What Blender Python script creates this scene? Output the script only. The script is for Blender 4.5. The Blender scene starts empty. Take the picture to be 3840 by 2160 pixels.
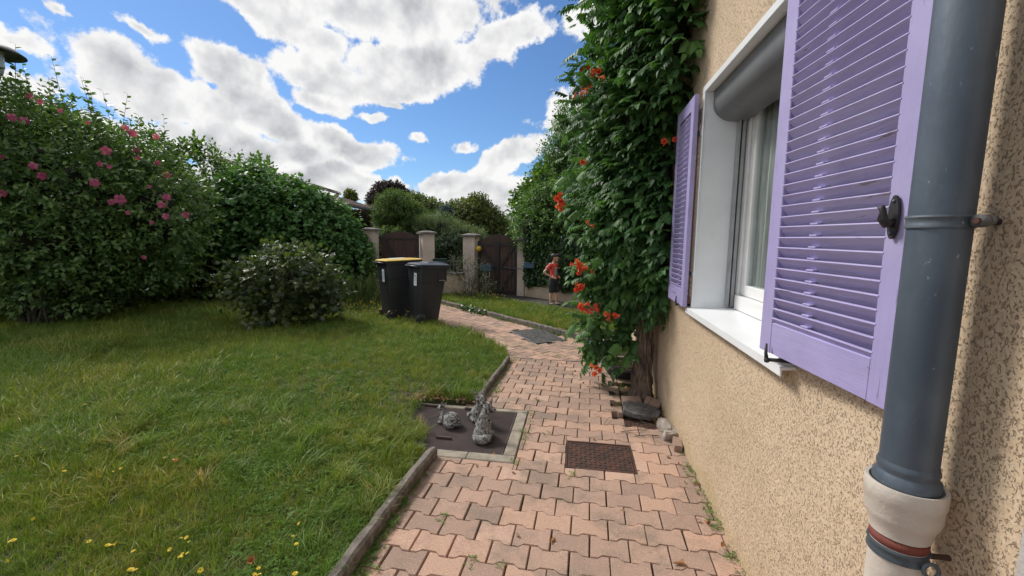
import bpy, bmesh, math, random
import numpy as np
from mathutils import Vector, Matrix, Euler
from mathutils.bvhtree import BVHTree
R = math.radians
sc = bpy.context.scene
COL = sc.collection
rng = np.random.default_rng(7)
random.seed(7)

# ------------------------------------------------------------------ camera, sky, sun, exposure
EYE = np.array([0., 0., 1.58])
FPX, PITCH, YAW, ROLL = 1560., R(6.84), R(8.75), 0.010     # y runs along the house wall
FW = np.array([-math.sin(YAW)*math.cos(PITCH), math.cos(YAW)*math.cos(PITCH), -math.sin(PITCH)])
r0 = np.array([math.cos(YAW), math.sin(YAW), 0.]); u0 = np.cross(r0, FW)
RT = r0*math.cos(ROLL)+u0*math.sin(ROLL); UP = u0*math.cos(ROLL)-r0*math.sin(ROLL)
cam = bpy.data.cameras.new('camera'); cam.sensor_width = 36; cam.lens = 36*FPX/3840
cam.clip_start = 0.03; cam.clip_end = 600
co = bpy.data.objects.new('camera', cam); COL.objects.link(co)
co.matrix_world = Matrix(((RT[0], UP[0], -FW[0], EYE[0]), (RT[1], UP[1], -FW[1], EYE[1]), (RT[2], UP[2], -FW[2], EYE[2]), (0, 0, 0, 1)))
sc.camera = co
sc.view_settings.view_transform = 'Standard'; sc.view_settings.look = 'None'
sc.view_settings.gamma = 1; sc.view_settings.exposure = 1.27
SUN_AZ, SUN_EL = R(-62), R(46)          # azimuth from +y towards +x
sdir = Vector((math.sin(SUN_AZ)*math.cos(SUN_EL), math.cos(SUN_AZ)*math.cos(SUN_EL), math.sin(SUN_EL)))
sl = bpy.data.lights.new('sun', 'SUN'); sl.energy = 1.5; sl.angle = R(14); sl.color = (1, .95, .87)
so = bpy.data.objects.new('sun', sl); COL.objects.link(so); so.rotation_euler = sdir.to_track_quat('Z', 'Y').to_euler()

CLOUDS = [(-27.8, 26.9, 19.4, 4.8, 0), (-36.6, 23.4, 8.9, 2.7, -22), (-31.2, 18.4, 6.9, 2.6, -5), (-21.4, 20.6, 10.9, 3.1, 5), (-9.8, 24.0, 6.6, 2.4, 25), (-25.0, 18.0, 8.4, 1.9, 3), (-32.8, 15.6, 3.2, 1.3, -10), (-51.2, 15.9, 4.7, 2.5, -20), (-41.7, 17.5, 4.2, 2.8, -15), (-46.8, 13.7, 9.2, 3.3, -12), (-38.5, 13.3, 6.1, 3.1, -25), (-42.5, 9.9, 8.1, 2.8, -8), (-35.3, 9.9, 4.8, 2.4, -10), (-28.1, 10.3, 5.7, 2.0, 0), (-29.2, 7.0, 8.2, 1.9, -5), (-31.9, 8.0, 4.5, 1.6, 0), (-9.6, 10.3, 6.8, 2.1, 28), (-17.4, 7.4, 4.2, 2.1, 10), (-12.1, 6.1, 8.6, 2.3, 5), (-2.3, 15.7, 4.0, 2.5, 10), (-1.8, 10.6, 3.2, 1.8, 0), (-20.3, 3.2, 14.5, 2.2, 0), (-7.8, 3.3, 8.7, 2.5, 0), (-57.7, 16.5, 2.8, 0.9, -12), (-48.6, 19.4, 1.9, 0.7, -15), (-26.9, 14.4, 1.8, 0.5, 0), (-24.1, 16.2, 1.6, 0.5, -5), (-15.1, 11.7, 2.2, 0.8, 0), (-21.2, 12.5, 1.2, 0.6, 0), (1.7, 26.3, 4.3, 2.5, 20), (-7.0, 24.5, 3.8, 1.5, 20), (-57.5, 13.1, 2.0, 1.3, -15), (-53.9, 19.5, 1.0, 0.5, -10), (-48.4, 6.0, 10.7, 2.4, 0), (-31.5, 11.5, 4.5, 1.7, -20), (-36.5, 6.2, 7.0, 2.0, 0), (-24.5, 5.4, 5.5, 1.5, 0), (-55.6, 9.0, 6.7, 2.8, 0)]

class NT:
    """small helper for writing node trees"""
    def __init__(s, t): s.t = t; s.n = t.nodes; s.l = t.links
    def node(s, kind, **k):
        n = s.n.new(kind)
        for a, b in k.items(): setattr(n, a, b)
        return n
    def put(s, sock, v):
        if isinstance(v, bpy.types.NodeSocket): s.l.new(v, sock)
        elif v is not None: sock.default_value = v
    def math(s, op, a, b=None, c=None, clamp=False):
        n = s.node('ShaderNodeMath', operation=op, use_clamp=clamp)
        for i, v in enumerate((a, b, c)):
            if v is not None: s.put(n.inputs[i], v)
        return n.outputs[0]
    def vmath(s, op, a, b=None):
        n = s.node('ShaderNodeVectorMath', operation=op); s.put(n.inputs[0], a)
        if b is not None: s.put(n.inputs[1], b)
        return n.outputs['Value'] if op in ('LENGTH', 'DOT_PRODUCT') else n.outputs[0]
    def noise(s, vec, scale, detail=4, rough=.5, dist=0, out=0):
        n = s.node('ShaderNodeTexNoise'); s.put(n.inputs['Vector'], vec); n.inputs['Scale'].default_value = scale
        n.inputs['Detail'].default_value = detail; n.inputs['Roughness'].default_value = rough; n.inputs['Distortion'].default_value = dist
        return n.outputs[out]
    def step(s, v, a, b, c=0., d=1., smooth=True):
        n = s.node('ShaderNodeMapRange', interpolation_type='SMOOTHSTEP' if smooth else 'LINEAR', clamp=True)
        s.put(n.inputs[0], v)
        for i, q in enumerate((a, b, c, d)): n.inputs[i+1].default_value = q
        return n.outputs[0]
    def mix(s, f, a, b, blend='MIX'):
        n = s.node('ShaderNodeMix', data_type='RGBA', blend_type=blend)
        s.put(n.inputs[0], f)
        for i, v in ((6, a), (7, b)):
            if not isinstance(v, bpy.types.NodeSocket): v = tuple(v)+(1,)*(4-len(v))
            s.put(n.inputs[i], v)
        return n.outputs[2]

w = bpy.data.worlds.new('World'); sc.world = w; w.use_nodes = True
nt = NT(w.node_tree)
for n in list(nt.n): nt.n.remove(n)
sky = nt.node('ShaderNodeTexSky', sky_type='NISHITA'); sky.sun_disc = False
sky.sun_elevation = SUN_EL; sky.sun_rotation = SUN_AZ; sky.altitude = 200; sky.air_density = 1.1; sky.dust_density = .25; sky.ozone_density = 3.0
tc = nt.node('ShaderNodeTexCoord').outputs['Generated']
sp = nt.node('ShaderNodeSeparateXYZ'); nt.l.new(tc, sp.inputs[0])
az = nt.math('MULTIPLY', nt.math('ARCTAN2', sp.outputs[0], sp.outputs[1]), 57.2958)
el = nt.math('MULTIPLY', nt.math('ARCSINE', sp.outputs[2]), 57.2958)
cb = nt.node('ShaderNodeCombineXYZ'); nt.l.new(az, cb.inputs[0]); nt.l.new(el, cb.inputs[1])
# ragged edges: the direction is warped a little before the cloud shapes are looked up
wn = nt.noise(tc, 8, 6, .62, out=1)
wv = nt.vmath('MULTIPLY', nt.vmath('SUBTRACT', wn, (.5, .5, .5)), (6.0, 3.8, 0))
pv = nt.vmath('ADD', cb.outputs[0], wv)
field = None
for (a, e, ra, re, rot) in CLOUDS:
    mp = nt.node('ShaderNodeMapping', vector_type='TEXTURE'); nt.l.new(pv, mp.inputs[0])
    mp.inputs[1].default_value = (a, e, 0); mp.inputs[2].default_value = (0, 0, R(rot)); g_ = 1.0 if ra > 4 else 1.08; mp.inputs[3].default_value = (ra*g_, re*g_, 1)
    v = nt.math('SUBTRACT', 1., nt.vmath('LENGTH', mp.outputs[0]))
    v = nt.math('MULTIPLY', v, min(1.3, .36+ra/8))
    field = v if field is None else nt.math('SMOOTH_MAX', field, v, .12)
# unseen sky carries cumulus too, its cover thickened to brighten the ambient light
off = nt.step(nt.math('ABSOLUTE', nt.math('ADD', az, 8.)), 52, 66)
high = nt.step(el, 29, 36)
other = nt.math('MAXIMUM', off, high)
big = nt.step(nt.noise(tc, 2.6, 3, .5), .30, .52, -.9, .75, False)
field = nt.math('MAXIMUM', field, nt.math('SUBTRACT', nt.math('MULTIPLY', nt.math('ADD', big, 1.), other), 1.))
fine = nt.noise(tc, 17, 9, .60)
F = nt.math('ADD', field, nt.math('MULTIPLY', nt.math('SUBTRACT', fine, .5), 1.7))
alpha = nt.step(F, -.03, .24)
# billows: compare the puffs with the same puffs a little lower down
pa = nt.noise(tc, 13, 5, .5)
pb = nt.noise(nt.vmath('ADD', tc, (.008, -.005, -.020)), 13, 5, .5)
relief = nt.math('MULTIPLY', nt.math('SUBTRACT', pa, pb), 1.25)
pl = nt.noise(tc, 5.5, 3, .5)
soft = nt.math('ADD', field, nt.math('MULTIPLY', nt.math('SUBTRACT', fine, .5), .35))
thick = nt.math('MULTIPLY', nt.step(soft, .18, .70), nt.step(pl, .34, .62, .25, 1.))
shade = nt.math('SUBTRACT', nt.math('ADD', 1., relief), nt.math('MULTIPLY', thick, .36), clamp=False)
shade = nt.math('MINIMUM', nt.math('MAXIMUM', shade, .30), 1.06)
CLOUD = .40
ccol = nt.mix(nt.step(shade, .3, 1., smooth=False), (.135, .145, .165), (CLOUD, CLOUD*.995, CLOUD*.99))
bg1 = nt.node('ShaderNodeBackground'); bg1.inputs[1].default_value = .05
tint = nt.mix(1., sky.outputs[0], (.62, .80, 1.0), 'MULTIPLY')
nt.l.new(tint, bg1.inputs[0])
bg2 = nt.node('ShaderNodeBackground'); nt.l.new(ccol, bg2.inputs[0])
ms = nt.node('ShaderNodeMixShader'); nt.l.new(alpha, ms.inputs[0]); nt.l.new(bg1.outputs[0], ms.inputs[1]); nt.l.new(bg2.outputs[0], ms.inputs[2])
wo = nt.node('ShaderNodeOutputWorld'); nt.l.new(ms.outputs[0], wo.inputs[0])
sc.cycles.use_denoising = True
sc.cycles.max_bounces = 5; sc.cycles.diffuse_bounces = 3; sc.cycles.glossy_bounces = 2; sc.cycles.transmission_bounces = 3; sc.cycles.transparent_max_bounces = 6
sc.cycles.use_adaptive_sampling = True; sc.cycles.adaptive_threshold = .02
w.cycles.sampling_method = 'MANUAL'; w.cycles.sample_map_resolution = 512

# ------------------------------------------------------------------ helpers
def ray(x, y): return FW + RT*(x-1920)/FPX - UP*(y-1080)/FPX
def at_y(x, y, Y):
    d = ray(x, y); return EYE + d*(Y/d[1])
def at_z(x, y, z=0.):
    d = ray(x, y); return EYE + d*((z-EYE[2])/d[2])
def nrm(a):
    a = np.asarray(a, float); return a/(np.linalg.norm(a, axis=-1, keepdims=True)+1e-9)

def tag(o, label=None, cat=None, group=None, kind=None):
    if label: o['label'] = label
    if cat: o['category'] = cat
    if group: o['group'] = group
    if kind: o['kind'] = kind
    return o
def empty(name, label, cat, loc=(0, 0, 0), rz=0., group=None):
    o = bpy.data.objects.new(name, None); COL.objects.link(o); o.empty_display_size = .1
    o.location = loc; o.rotation_euler = (0, 0, rz)
    return tag(o, label, cat, group)
def link(name, me, parent=None, world=False):
    o = bpy.data.objects.new(name, me); COL.objects.link(o)
    if parent is not None:
        o.parent = parent
        if world:
            s = Vector(); p = parent
            while p is not None: s += p.location; p = p.parent
            o.location = -s
    return o
def mesh_np(name, V, Fa, mat, smooth=False, attr=None):
    """V (n,3); Fa list of (m,k) index arrays"""
    me = bpy.data.meshes.new(name); V = np.asarray(V, np.float32)
    me.vertices.add(len(V)); me.vertices.foreach_set('co', V.ravel())
    Fa = [np.asarray(f, np.int32) for f in Fa if len(f)]
    tot = sum(f.size for f in Fa); cnt = np.concatenate([np.full(len(f), f.shape[1], np.int32) for f in Fa])
    me.loops.add(tot); me.loops.foreach_set('vertex_index', np.concatenate([f.ravel() for f in Fa]))
    me.polygons.add(len(cnt)); st = np.zeros(len(cnt), np.int32); st[1:] = np.cumsum(cnt)[:-1]
    me.polygons.foreach_set('loop_start', st)
    if smooth: me.polygons.foreach_set('use_smooth', np.ones(len(cnt), bool))
    if attr is not None:
        a = me.attributes.new('rnd', 'FLOAT', 'POINT'); a.data.foreach_set('value', np.asarray(attr, np.float32))
    me.update(calc_edges=True); me.materials.append(mat)
    return me

class MB:
    def __init__(s): s.v = []; s.f = []; s.a = []; s.cur = .5
    def add(s, vs, fs):
        b = len(s.v); s.v += [tuple(map(float, p)) for p in vs]; s.f += [tuple(i+b for i in f) for f in fs]; s.a += [s.cur]*len(vs); return s
    def box(s, lo, hi, bev=0.):
        x0, y0, z0 = lo; x1, y1, z1 = hi
        if bev <= 0:
            vs = [(x, y, z) for x in (x0, x1) for y in (y0, y1) for z in (z0, z1)]
            return s.add(vs, [(0, 1, 3, 2), (4, 6, 7, 5), (0, 4, 5, 1), (2, 3, 7, 6), (0, 2, 6, 4), (1, 5, 7, 3)])
        b = min(bev, (x1-x0)*.45, (y1-y0)*.45, (z1-z0)*.45)
        bm = bmesh.new(); bmesh.ops.create_cube(bm, size=1)
        for v in bm.verts: v.co = Vector(((x0+x1)/2+v.co.x*(x1-x0), (y0+y1)/2+v.co.y*(y1-y0), (z0+z1)/2+v.co.z*(z1-z0)))
        bmesh.ops.bevel(bm, geom=bm.edges[:], offset=b, segments=1, affect='EDGES', profile=.5)
        bm.verts.index_update(); s.add([v.co for v in bm.verts], [[v.index for v in f.verts] for f in bm.faces]); bm.free(); return s
    def obox(s, c, ax, ay, az, hx, hy, hz):
        c = np.array(c, float); A = [nrm(ax)*hx, nrm(ay)*hy, nrm(az)*hz]
        vs = [c+A[0]*i+A[1]*j+A[2]*k for i in (-1, 1) for j in (-1, 1) for k in (-1, 1)]
        return s.add(vs, [(0, 1, 3, 2), (4, 6, 7, 5), (0, 4, 5, 1), (2, 3, 7, 6), (0, 2, 6, 4), (1, 5, 7, 3)])
    def tube(s, pts, rad, n=8, caps=True, sq=1.):
        pts = [np.array(p, float) for p in pts]
        if np.isscalar(rad): rad = [rad]*len(pts)
        up = None; rings = []
        for i, p in enumerate(pts):
            t = nrm(pts[min(i+1, len(pts)-1)]-pts[max(i-1, 0)])
            if up is None:
                up = np.array([0, 0, 1.]) if abs(t[2]) < .9 else np.array([0., 1, 0])
            u = nrm(np.cross(t, up)); v = nrm(np.cross(u, t)); up = v
            rings.append([p+rad[i]*(math.cos(2*math.pi*k/n)*u+sq*math.sin(2*math.pi*k/n)*v) for k in range(n)])
        vs = [q for r in rings for q in r]; fs = []
        for i in range(len(rings)-1):
            for k in range(n): fs.append((i*n+k, i*n+(k+1) % n, (i+1)*n+(k+1) % n, (i+1)*n+k))
        if caps: fs.append(tuple(range(n))[::-1]); fs.append(tuple((len(rings)-1)*n+k for k in range(n)))
        return s.add(vs, fs)
    def lathe(s, prof, n=24, c=(0, 0, 0), closed=False):
        vs = [(c[0]+r*math.cos(2*math.pi*k/n), c[1]+r*math.sin(2*math.pi*k/n), c[2]+z) for r, z in prof for k in range(n)]; fs = []
        m = len(prof)
        for i in range(m if closed else m-1):
            j = (i+1) % m
            for k in range(n): fs.append((i*n+k, i*n+(k+1) % n, j*n+(k+1) % n, j*n+k))
        return s.add(vs, fs)
    def ell(s, c, r, n=12, m=8, rot=None):
        vs = [(0, 0, -1)]+[(math.cos(2*math.pi*k/n)*math.cos(a), math.sin(2*math.pi*k/n)*math.cos(a), math.sin(a)) for a in [-math.pi/2+math.pi*i/m for i in range(1, m)] for k in range(n)]+[(0, 0, 1)]
        V = np.array(vs)*np.array(r)
        if rot is not None: V = V@np.array(Euler(rot).to_matrix()).T
        V = V+np.array(c); fs = [(0, 1+(k+1) % n, 1+k) for k in range(n)]
        for i in range(m-2):
            for k in range(n): fs.append((1+i*n+k, 1+i*n+(k+1) % n, 1+(i+1)*n+(k+1) % n, 1+(i+1)*n+k))
        t = len(vs)-1; fs += [(t, 1+(m-2)*n+k, 1+(m-2)*n+(k+1) % n) for k in range(n)]
        return s.add(V, fs)
    def prism(s, poly, z0, z1):
        n = len(poly); vs = [(x, y, z0) for x, y in poly]+[(x, y, z1) for x, y in poly]
        return s.add(vs, [tuple(range(n))[::-1], tuple(range(n, 2*n))]+[(i, (i+1) % n, n+(i+1) % n, n+i) for i in range(n)])
    def mesh(s, name, mat, smooth=False, fix=True):
        me = bpy.data.meshes.new(name); me.from_pydata(s.v, [], s.f)
        if fix:
            bm = bmesh.new(); bm.from_mesh(me); bmesh.ops.recalc_face_normals(bm, faces=bm.faces); bm.to_mesh(me); bm.free()
        a = me.attributes.new('rnd', 'FLOAT', 'POINT'); a.data.foreach_set('value', s.a)
        if smooth:
            me.polygons.foreach_set('use_smooth', [True]*len(me.polygons))
            if smooth != 1: me.set_sharp_from_angle(angle=smooth)
        me.materials.append(mat); return me
    def build(s, name, mat, parent=None, world=False, smooth=False):
        return link(name, s.mesh(name, mat, smooth), parent, world)

def blend(mb, name, mat, voxel, it=4, parent=None, world=False, noise=0., nscale=30):
    """one continuous skin grown over overlapping shapes"""
    me = mb.mesh('tmp', mat); o = bpy.data.objects.new('tmp', me); COL.objects.link(o)
    m = o.modifiers.new('r', 'REMESH'); m.mode = 'VOXEL'; m.voxel_size = voxel; m.use_smooth_shade = True
    m = o.modifiers.new('s', 'SMOOTH'); m.iterations = it; m.factor = .6
    dg = bpy.context.evaluated_depsgraph_get(); out = bpy.data.meshes.new_from_object(o.evaluated_get(dg)); bpy.data.objects.remove(o)
    out.name = name; out.materials.clear(); out.materials.append(mat)
    out.polygons.foreach_set('use_smooth', [True]*len(out.polygons))
    return link(name, out, parent, world)

# ------------------------------------------------------------------ materials
def new_mat(name):
    m = bpy.data.materials.new(name); m.use_nodes = True; t = NT(m.node_tree)
    bsdf = m.node_tree.nodes['Principled BSDF']; return m, t, bsdf
def M(name, c1, c2=None, scale=8, rough=.7, bump=0., bscale=40, metal=0., spots=None, stretch=(1, 1, 1), spec=.5, rnd=0., detail=6, coat=0.):
    m, t, b = new_mat(name)
    tcn = t.node('ShaderNodeTexCoord').outputs['Object']
    v = t.vmath('MULTIPLY', tcn, stretch)
    c2 = c2 or tuple(x*.75 for x in c1)
    f = t.step(t.noise(v, scale, detail, .6), .35, .65)
    col = t.mix(f, c1, c2)
    if spots:                                   # (colour, scale, threshold)
        f2 = t.step(t.noise(v, spots[1], 5, .65), spots[2], spots[2]+.06)
        col = t.mix(f2, col, spots[0])
    if rnd:
        at = t.node('ShaderNodeAttribute', attribute_name='rnd').outputs['Fac']
        oi = t.node('ShaderNodeObjectInfo').outputs['Random']
        k = t.math('ADD', 1-rnd, t.math('MULTIPLY', t.math('FRACT', t.math('ADD', at, oi)), 2*rnd))
        kk = t.node('ShaderNodeCombineXYZ')
        for i in range(3): t.l.new(k, kk.inputs[i])
        col = t.mix(1., col, kk.outputs[0], 'MULTIPLY')
    t.put(b.inputs['Base Color'], col)
    t.put(b.inputs['Roughness'], rough); t.put(b.inputs['Metallic'], metal); b.inputs['Specular IOR Level'].default_value = spec
    b.inputs['Coat Weight'].default_value = coat
    if bump:
        bn = t.node('ShaderNodeBump'); bn.inputs['Strength'].default_value = 1; bn.inputs['Distance'].default_value = bump
        t.put(bn.inputs['Height'], t.noise(v, bscale, 6, .6)); t.l.new(bn.outputs[0], b.inputs['Normal'])
    return m
def leafmat(name, cols, trans=.25, rough=.45, patch=None, obj_random=False, spec=.4):
    m, t, b = new_mat(name)
    if obj_random: at = t.node('ShaderNodeObjectInfo').outputs['Random']
    else: at = t.node('ShaderNodeAttribute', attribute_name='rnd').outputs['Fac']
    cr = t.node('ShaderNodeValToRGB'); e = cr.color_ramp.elements
    for i, c in enumerate(cols):
        p = i/(len(cols)-1)
        if i < 2: e[i].position = p if i == 0 else p; q = e[i]
        else: q = e.new(p)
        q.color = tuple(c)+(1,)
    for i, q in enumerate(sorted(e, key=lambda z: z.position)): pass
    t.l.new(at, cr.inputs[0]); col = cr.outputs[0]
    if patch:
        g = t.node('ShaderNodeNewGeometry').outputs['Position']
        f = t.step(t.noise(g, patch[1], 4, .6), .38, .66)
        col = t.mix(f, col, t.mix(1., col, patch[0], 'MULTIPLY'))
    t.put(b.inputs['Base Color'], col); b.inputs['Roughness'].default_value = rough; b.inputs['Specular IOR Level'].default_value = spec
    tr = t.node('ShaderNodeBsdfTranslucent'); t.l.new(t.mix(1., col, (1.15, 1.25, .55), 'MULTIPLY'), tr.inputs[0])
    mx = t.node('ShaderNodeMixShader'); mx.inputs[0].default_value = trans
    t.l.new(b.outputs[0], mx.inputs[1]); t.l.new(tr.outputs[0], mx.inputs[2])
    t.l.new(mx.outputs[0], m.node_tree.nodes['Material Output'].inputs[0]); return m

def plaster(name):
    m, t, b = new_mat(name)
    v = t.node('ShaderNodeTexCoord').outputs['Object']
    st = t.vmath('MULTIPLY', v, (1, 1, .75))
    n = t.noise(st, 185, 3, .6, .6)
    n2 = t.noise(st, 80, 4, .6)
    crev = t.step(n, .535, .66)
    base = t.mix(t.step(t.noise(v, 1.3, 4, .6), .3, .7), (.64, .495, .35), (.54, .41, .28))
    base = t.mix(t.math('MULTIPLY', t.step(n2, .45, .7), .45), base, (.73, .61, .47))
    col = t.mix(t.math('MULTIPLY', crev, .50), base, (.22, .145, .095))
    # greenish damp low down by the paving, with a ragged edge
    sx = t.node('ShaderNodeSeparateXYZ'); t.l.new(v, sx.inputs[0])
    damp = t.step(t.math('ADD', sx.outputs[2], t.math('MULTIPLY', t.noise(v, 3.5, 4, .6), .5)), .22, .46, 1, 0)
    col = t.mix(t.math('MULTIPLY', damp, .55), col, (.45, .34, .17))
    t.put(b.inputs['Base Color'], col); b.inputs['Roughness'].default_value = .95; b.inputs['Specular IOR Level'].default_value = .2
    bn = t.node('ShaderNodeBump'); bn.invert = True; bn.inputs['Strength'].default_value = 1; bn.inputs['Distance'].default_value = .004
    t.put(bn.inputs['Height'], t.math('ADD', crev, t.math('MULTIPLY', n2, -.6))); t.l.new(bn.outputs[0], b.inputs['Normal']); return m

def paint(name, c, along=2):
    """weathered paint on wood, the cracks running with the grain (axis 'along')"""
    m, t, b = new_mat(name)
    v = t.node('ShaderNodeTexCoord').outputs['Object']
    s = [45, 45, 45]; s[along] = 2.2
    g = t.noise(t.vmath('MULTIPLY', v, tuple(s)), 1, 5, .65)
    crack = t.math('MULTIPLY', t.step(g, .63, .67), t.step(t.noise(v, 3.2, 3, .5), .44, .58))
    col = t.mix(t.step(t.noise(v, 6, 4, .6), .3, .7), c, tuple(x*.9 for x in c))
    col = t.mix(t.math('MULTIPLY', crack, .8), col, (.16, .12, .13))
    col = t.mix(t.math('MULTIPLY', t.step(t.noise(v, 1.7, 6, .7), .45, .72), .35), col, (.50, .47, .62))
    chips = t.step(t.noise(v, 38, 4, .7), .71, .73)
    col = t.mix(chips, col, (.42, .36, .34))
    t.put(b.inputs['Base Color'], col); b.inputs['Roughness'].default_value = .5
    bn = t.node('ShaderNodeBump'); bn.inputs['Strength'].default_value = .8; bn.inputs['Distance'].default_value = .002
    t.put(bn.inputs['Height'], t.math('SUBTRACT', g, t.math('MULTIPLY', crack, .8))); t.l.new(bn.outputs[0], b.inputs['Normal']); return m

def paver_mat():
    m, t, b = new_mat('paver')
    g = t.node('ShaderNodeNewGeometry').outputs['Position']
    oi = t.node('ShaderNodeAttribute', attribute_name='rnd').outputs['Fac']
    cr = t.node('ShaderNodeValToRGB'); e = cr.color_ramp.elements
    e[0].position = 0; e[0].color = (.32, .22, .175, 1); e[1].position = 1; e[1].color = (.52, .35, .268, 1)
    q = e.new(.5); q.color = (.415, .28, .216, 1); q = e.new(.85); q.color = (.49, .315, .232, 1)
    t.l.new(oi, cr.inputs[0]); col = cr.outputs[0]
    dirt = t.step(t.noise(g, 2.6, 8, .72), .46, .64)
    col = t.mix(t.math('MULTIPLY', dirt, .70), col, (.21, .17, .135))
    grit = t.noise(g, 150, 3, .6)
    col = t.mix(t.math('MULTIPLY', t.step(grit, .60, .70), .65), col, (.80, .66, .52))
    col = t.mix(t.math('MULTIPLY', t.step(grit, .43, .33), .65), col, (.18, .125, .10))
    blot = t.math('MULTIPLY', t.step(t.noise(g, 11, 5, .7), .60, .74), .5)
    col = t.mix(blot, col, (.16, .135, .11))
    t.put(b.inputs['Base Color'], col); b.inputs['Roughness'].default_value = .9; b.inputs['Specular IOR Level'].default_value = .25
    bn = t.node('ShaderNodeBump'); bn.inputs['Strength'].default_value = 1; bn.inputs['Distance'].default_value = .0025
    t.put(bn.inputs['Height'], t.noise(g, 170, 3, .6)); t.l.new(bn.outputs[0], b.inputs['Normal']); return m

m_plaster = plaster('roughcast_plaster')
m_paver = paver_mat()
m_guide = M('anodised_rail', (.36, .37, .38), (.30, .31, .32), 6, .4)
m_soil = M('soil', (.10, .07, .045), (.05, .037, .025), 9, .95, .02, 30)
m_joint = M('joint_dirt', (.035, .027, .02), (.035, .045, .016), 14, .95, .004, 60)
m_lawnbase = M('lawn_earth', (.035, .045, .016), (.06, .05, .025), 6, .95, .01, 40)
m_kerb = M('kerb_concrete', (.20, .175, .15), (.105, .092, .078), 16, .95, .006, 70, spots=((.27, .26, .21), 26, .60))
m_conc = M('pale_concrete', (.35, .31, .25), (.23, .20, .155), 10, .9, .003, 80, spots=((.14, .12, .09), 26, .62))
m_asphalt = M('asphalt', (.075, .07, .068), (.045, .043, .042), 18, .9, .004, 160)
m_white = M('white_aluminium', (.80, .82, .84), (.74, .76, .78), 3, .35)
m_pvc = M('white_pvc', (.80, .80, .80), (.72, .72, .71), 4, .3)
m_grey = M('roller_box_grey', (.16, .165, .175), (.135, .14, .15), 5, .42, spots=((.45, .45, .45), 60, .80))
m_black = M('black_iron', (.018, .018, .022), (.03, .028, .03), 20, .5, .001, 90)
m_rubber = M('dark_rubber', (.02, .02, .022), (.04, .04, .045), 10, .6)
m_lilac = paint('lilac_paint', (.38, .335, .60), 2)
m_lilac_h = paint('lilac_paint_rails', (.38, .335, .60), 1)
m_zinc = M('weathered_zinc', (.135, .165, .20), (.085, .11, .145), 5, .45, .0008, 60, metal=.35, spots=((.26, .33, .36), 46, .665), stretch=(1, 1, .5))
m_zinc2 = M('zinc_band', (.11, .135, .16), (.07, .09, .11), 14, .5, .001, 60, metal=.3, spots=((.45, .44, .38), 45, .66))
m_cream = M('cream_pipe', (.60, .545, .48), (.54, .48, .42), 9, .6, .002, 50, spots=((.25, .2, .17), 70, .74))
m_red = M('red_primer', (.20, .05, .035), (.15, .04, .03), 20, .8)
m_rust = M('rusty_cast_iron', (.085, .038, .026), (.045, .025, .02), 9, .8, .002, 90, spots=((.018, .014, .013), 14, .62))
m_mat = M('brown_rubber_mat', (.085, .060, .056), (.060, .045, .043), 6, .75)
m_greyiron = M('worn_grey_iron', (.17, .165, .16), (.09, .088, .088), 14, .75, .003, 60)
m_stone = M('lichened_stone', (.33, .33, .32), (.13, .125, .12), 70, .95, .004, 90, spots=((.03, .028, .026), 62, .52))
m_rock = M('rough_stone', (.40, .36, .32), (.27, .23, .20), 12, .95, .006, 60)
m_bin = M('bin_plastic', (.021, .023, .030), (.030, .031, .038), 3, .42, .001, 60)
m_binlid = M('bin_lid_blue_black', (.05, .06, .08), (.035, .042, .06), 4, .35)
m_yellow = M('yellow_plastic', (.68, .46, .06), (.58, .38, .05), 5, .4)
m_paper = M('white_sticker', (.70, .76, .80), (.64, .70, .74), 5, .5)
m_ink = M('sticker_ink', (.25, .33, .36), (.3, .38, .4), 20, .6)
m_bark = M('vine_bark', (.19, .135, .10), (.055, .042, .034), 1.0, .95, .02, 1.0, stretch=(34, 34, 5), detail=8)
m_bark2 = M('grey_bark', (.10, .085, .065), (.05, .042, .033), 12, .95, .01, 30)
m_twig = M('green_twig', (.06, .075, .03), (.05, .045, .02), 12, .8)
m_pill = M('pinkish_render', (.66, .56, .49), (.54, .46, .40), 3, .95, .012, 18, spots=((.20, .165, .14), 5, .66))
m_gardenwall = M('tan_render', (.56, .46, .34), (.46, .37, .27), 3, .95, .006, 30)
m_coping = M('grey_coping', (.20, .185, .17), (.12, .11, .10), 10, .95, .006, 40)
m_wood = M('dark_brown_board', (.072, .037, .029), (.050, .027, .022), 6, .6, .002, 30, stretch=(8, 8, 1), rnd=.16)
m_strap = M('black_brown_brace', (.018, .013, .013), (.026, .02, .018), 9, .5)
m_blue = M('blue_box', (.06, .14, .21), (.05, .11, .17), 4, .5)
m_green = M('green_mailbox', (.012, .05, .04), (.01, .04, .032), 4, .4)
m_tile = M('brown_roof_tile', (.155, .105, .085), (.085, .062, .055), 5, .9, .004, 40, spots=((.07, .075, .035), 3, .58), rnd=.22)
m_glass_dark = M('window_glass', (.02, .025, .028), (.015, .018, .02), 2, .04, spec=.8)
m_curtain = M('net_curtain', (.50, .49, .46), (.20, .19, .18), 1, .9, stretch=(1, 30, 1))
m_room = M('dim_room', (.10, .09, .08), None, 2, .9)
m_skin = M('skin', (.66, .40, .29), (.60, .36, .26), 14, .55)
m_hair = M('dark_hair', (.018, .014, .012), (.032, .024, .02), 60, .5, .004, 90)
m_redshirt = M('red_shirt', (.70, .085, .065), (.60, .07, .055), 14, .85, .003, 22)
m_shorts = M('charcoal_shorts', (.040, .038, .046), (.028, .027, .033), 18, .9, .003, 25)
m_whitecloth = M('white_stripe', (.78, .77, .76), None, 20, .8)
m_shoe = M('dark_shoe', (.03, .03, .032), None, 20, .7)

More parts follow.
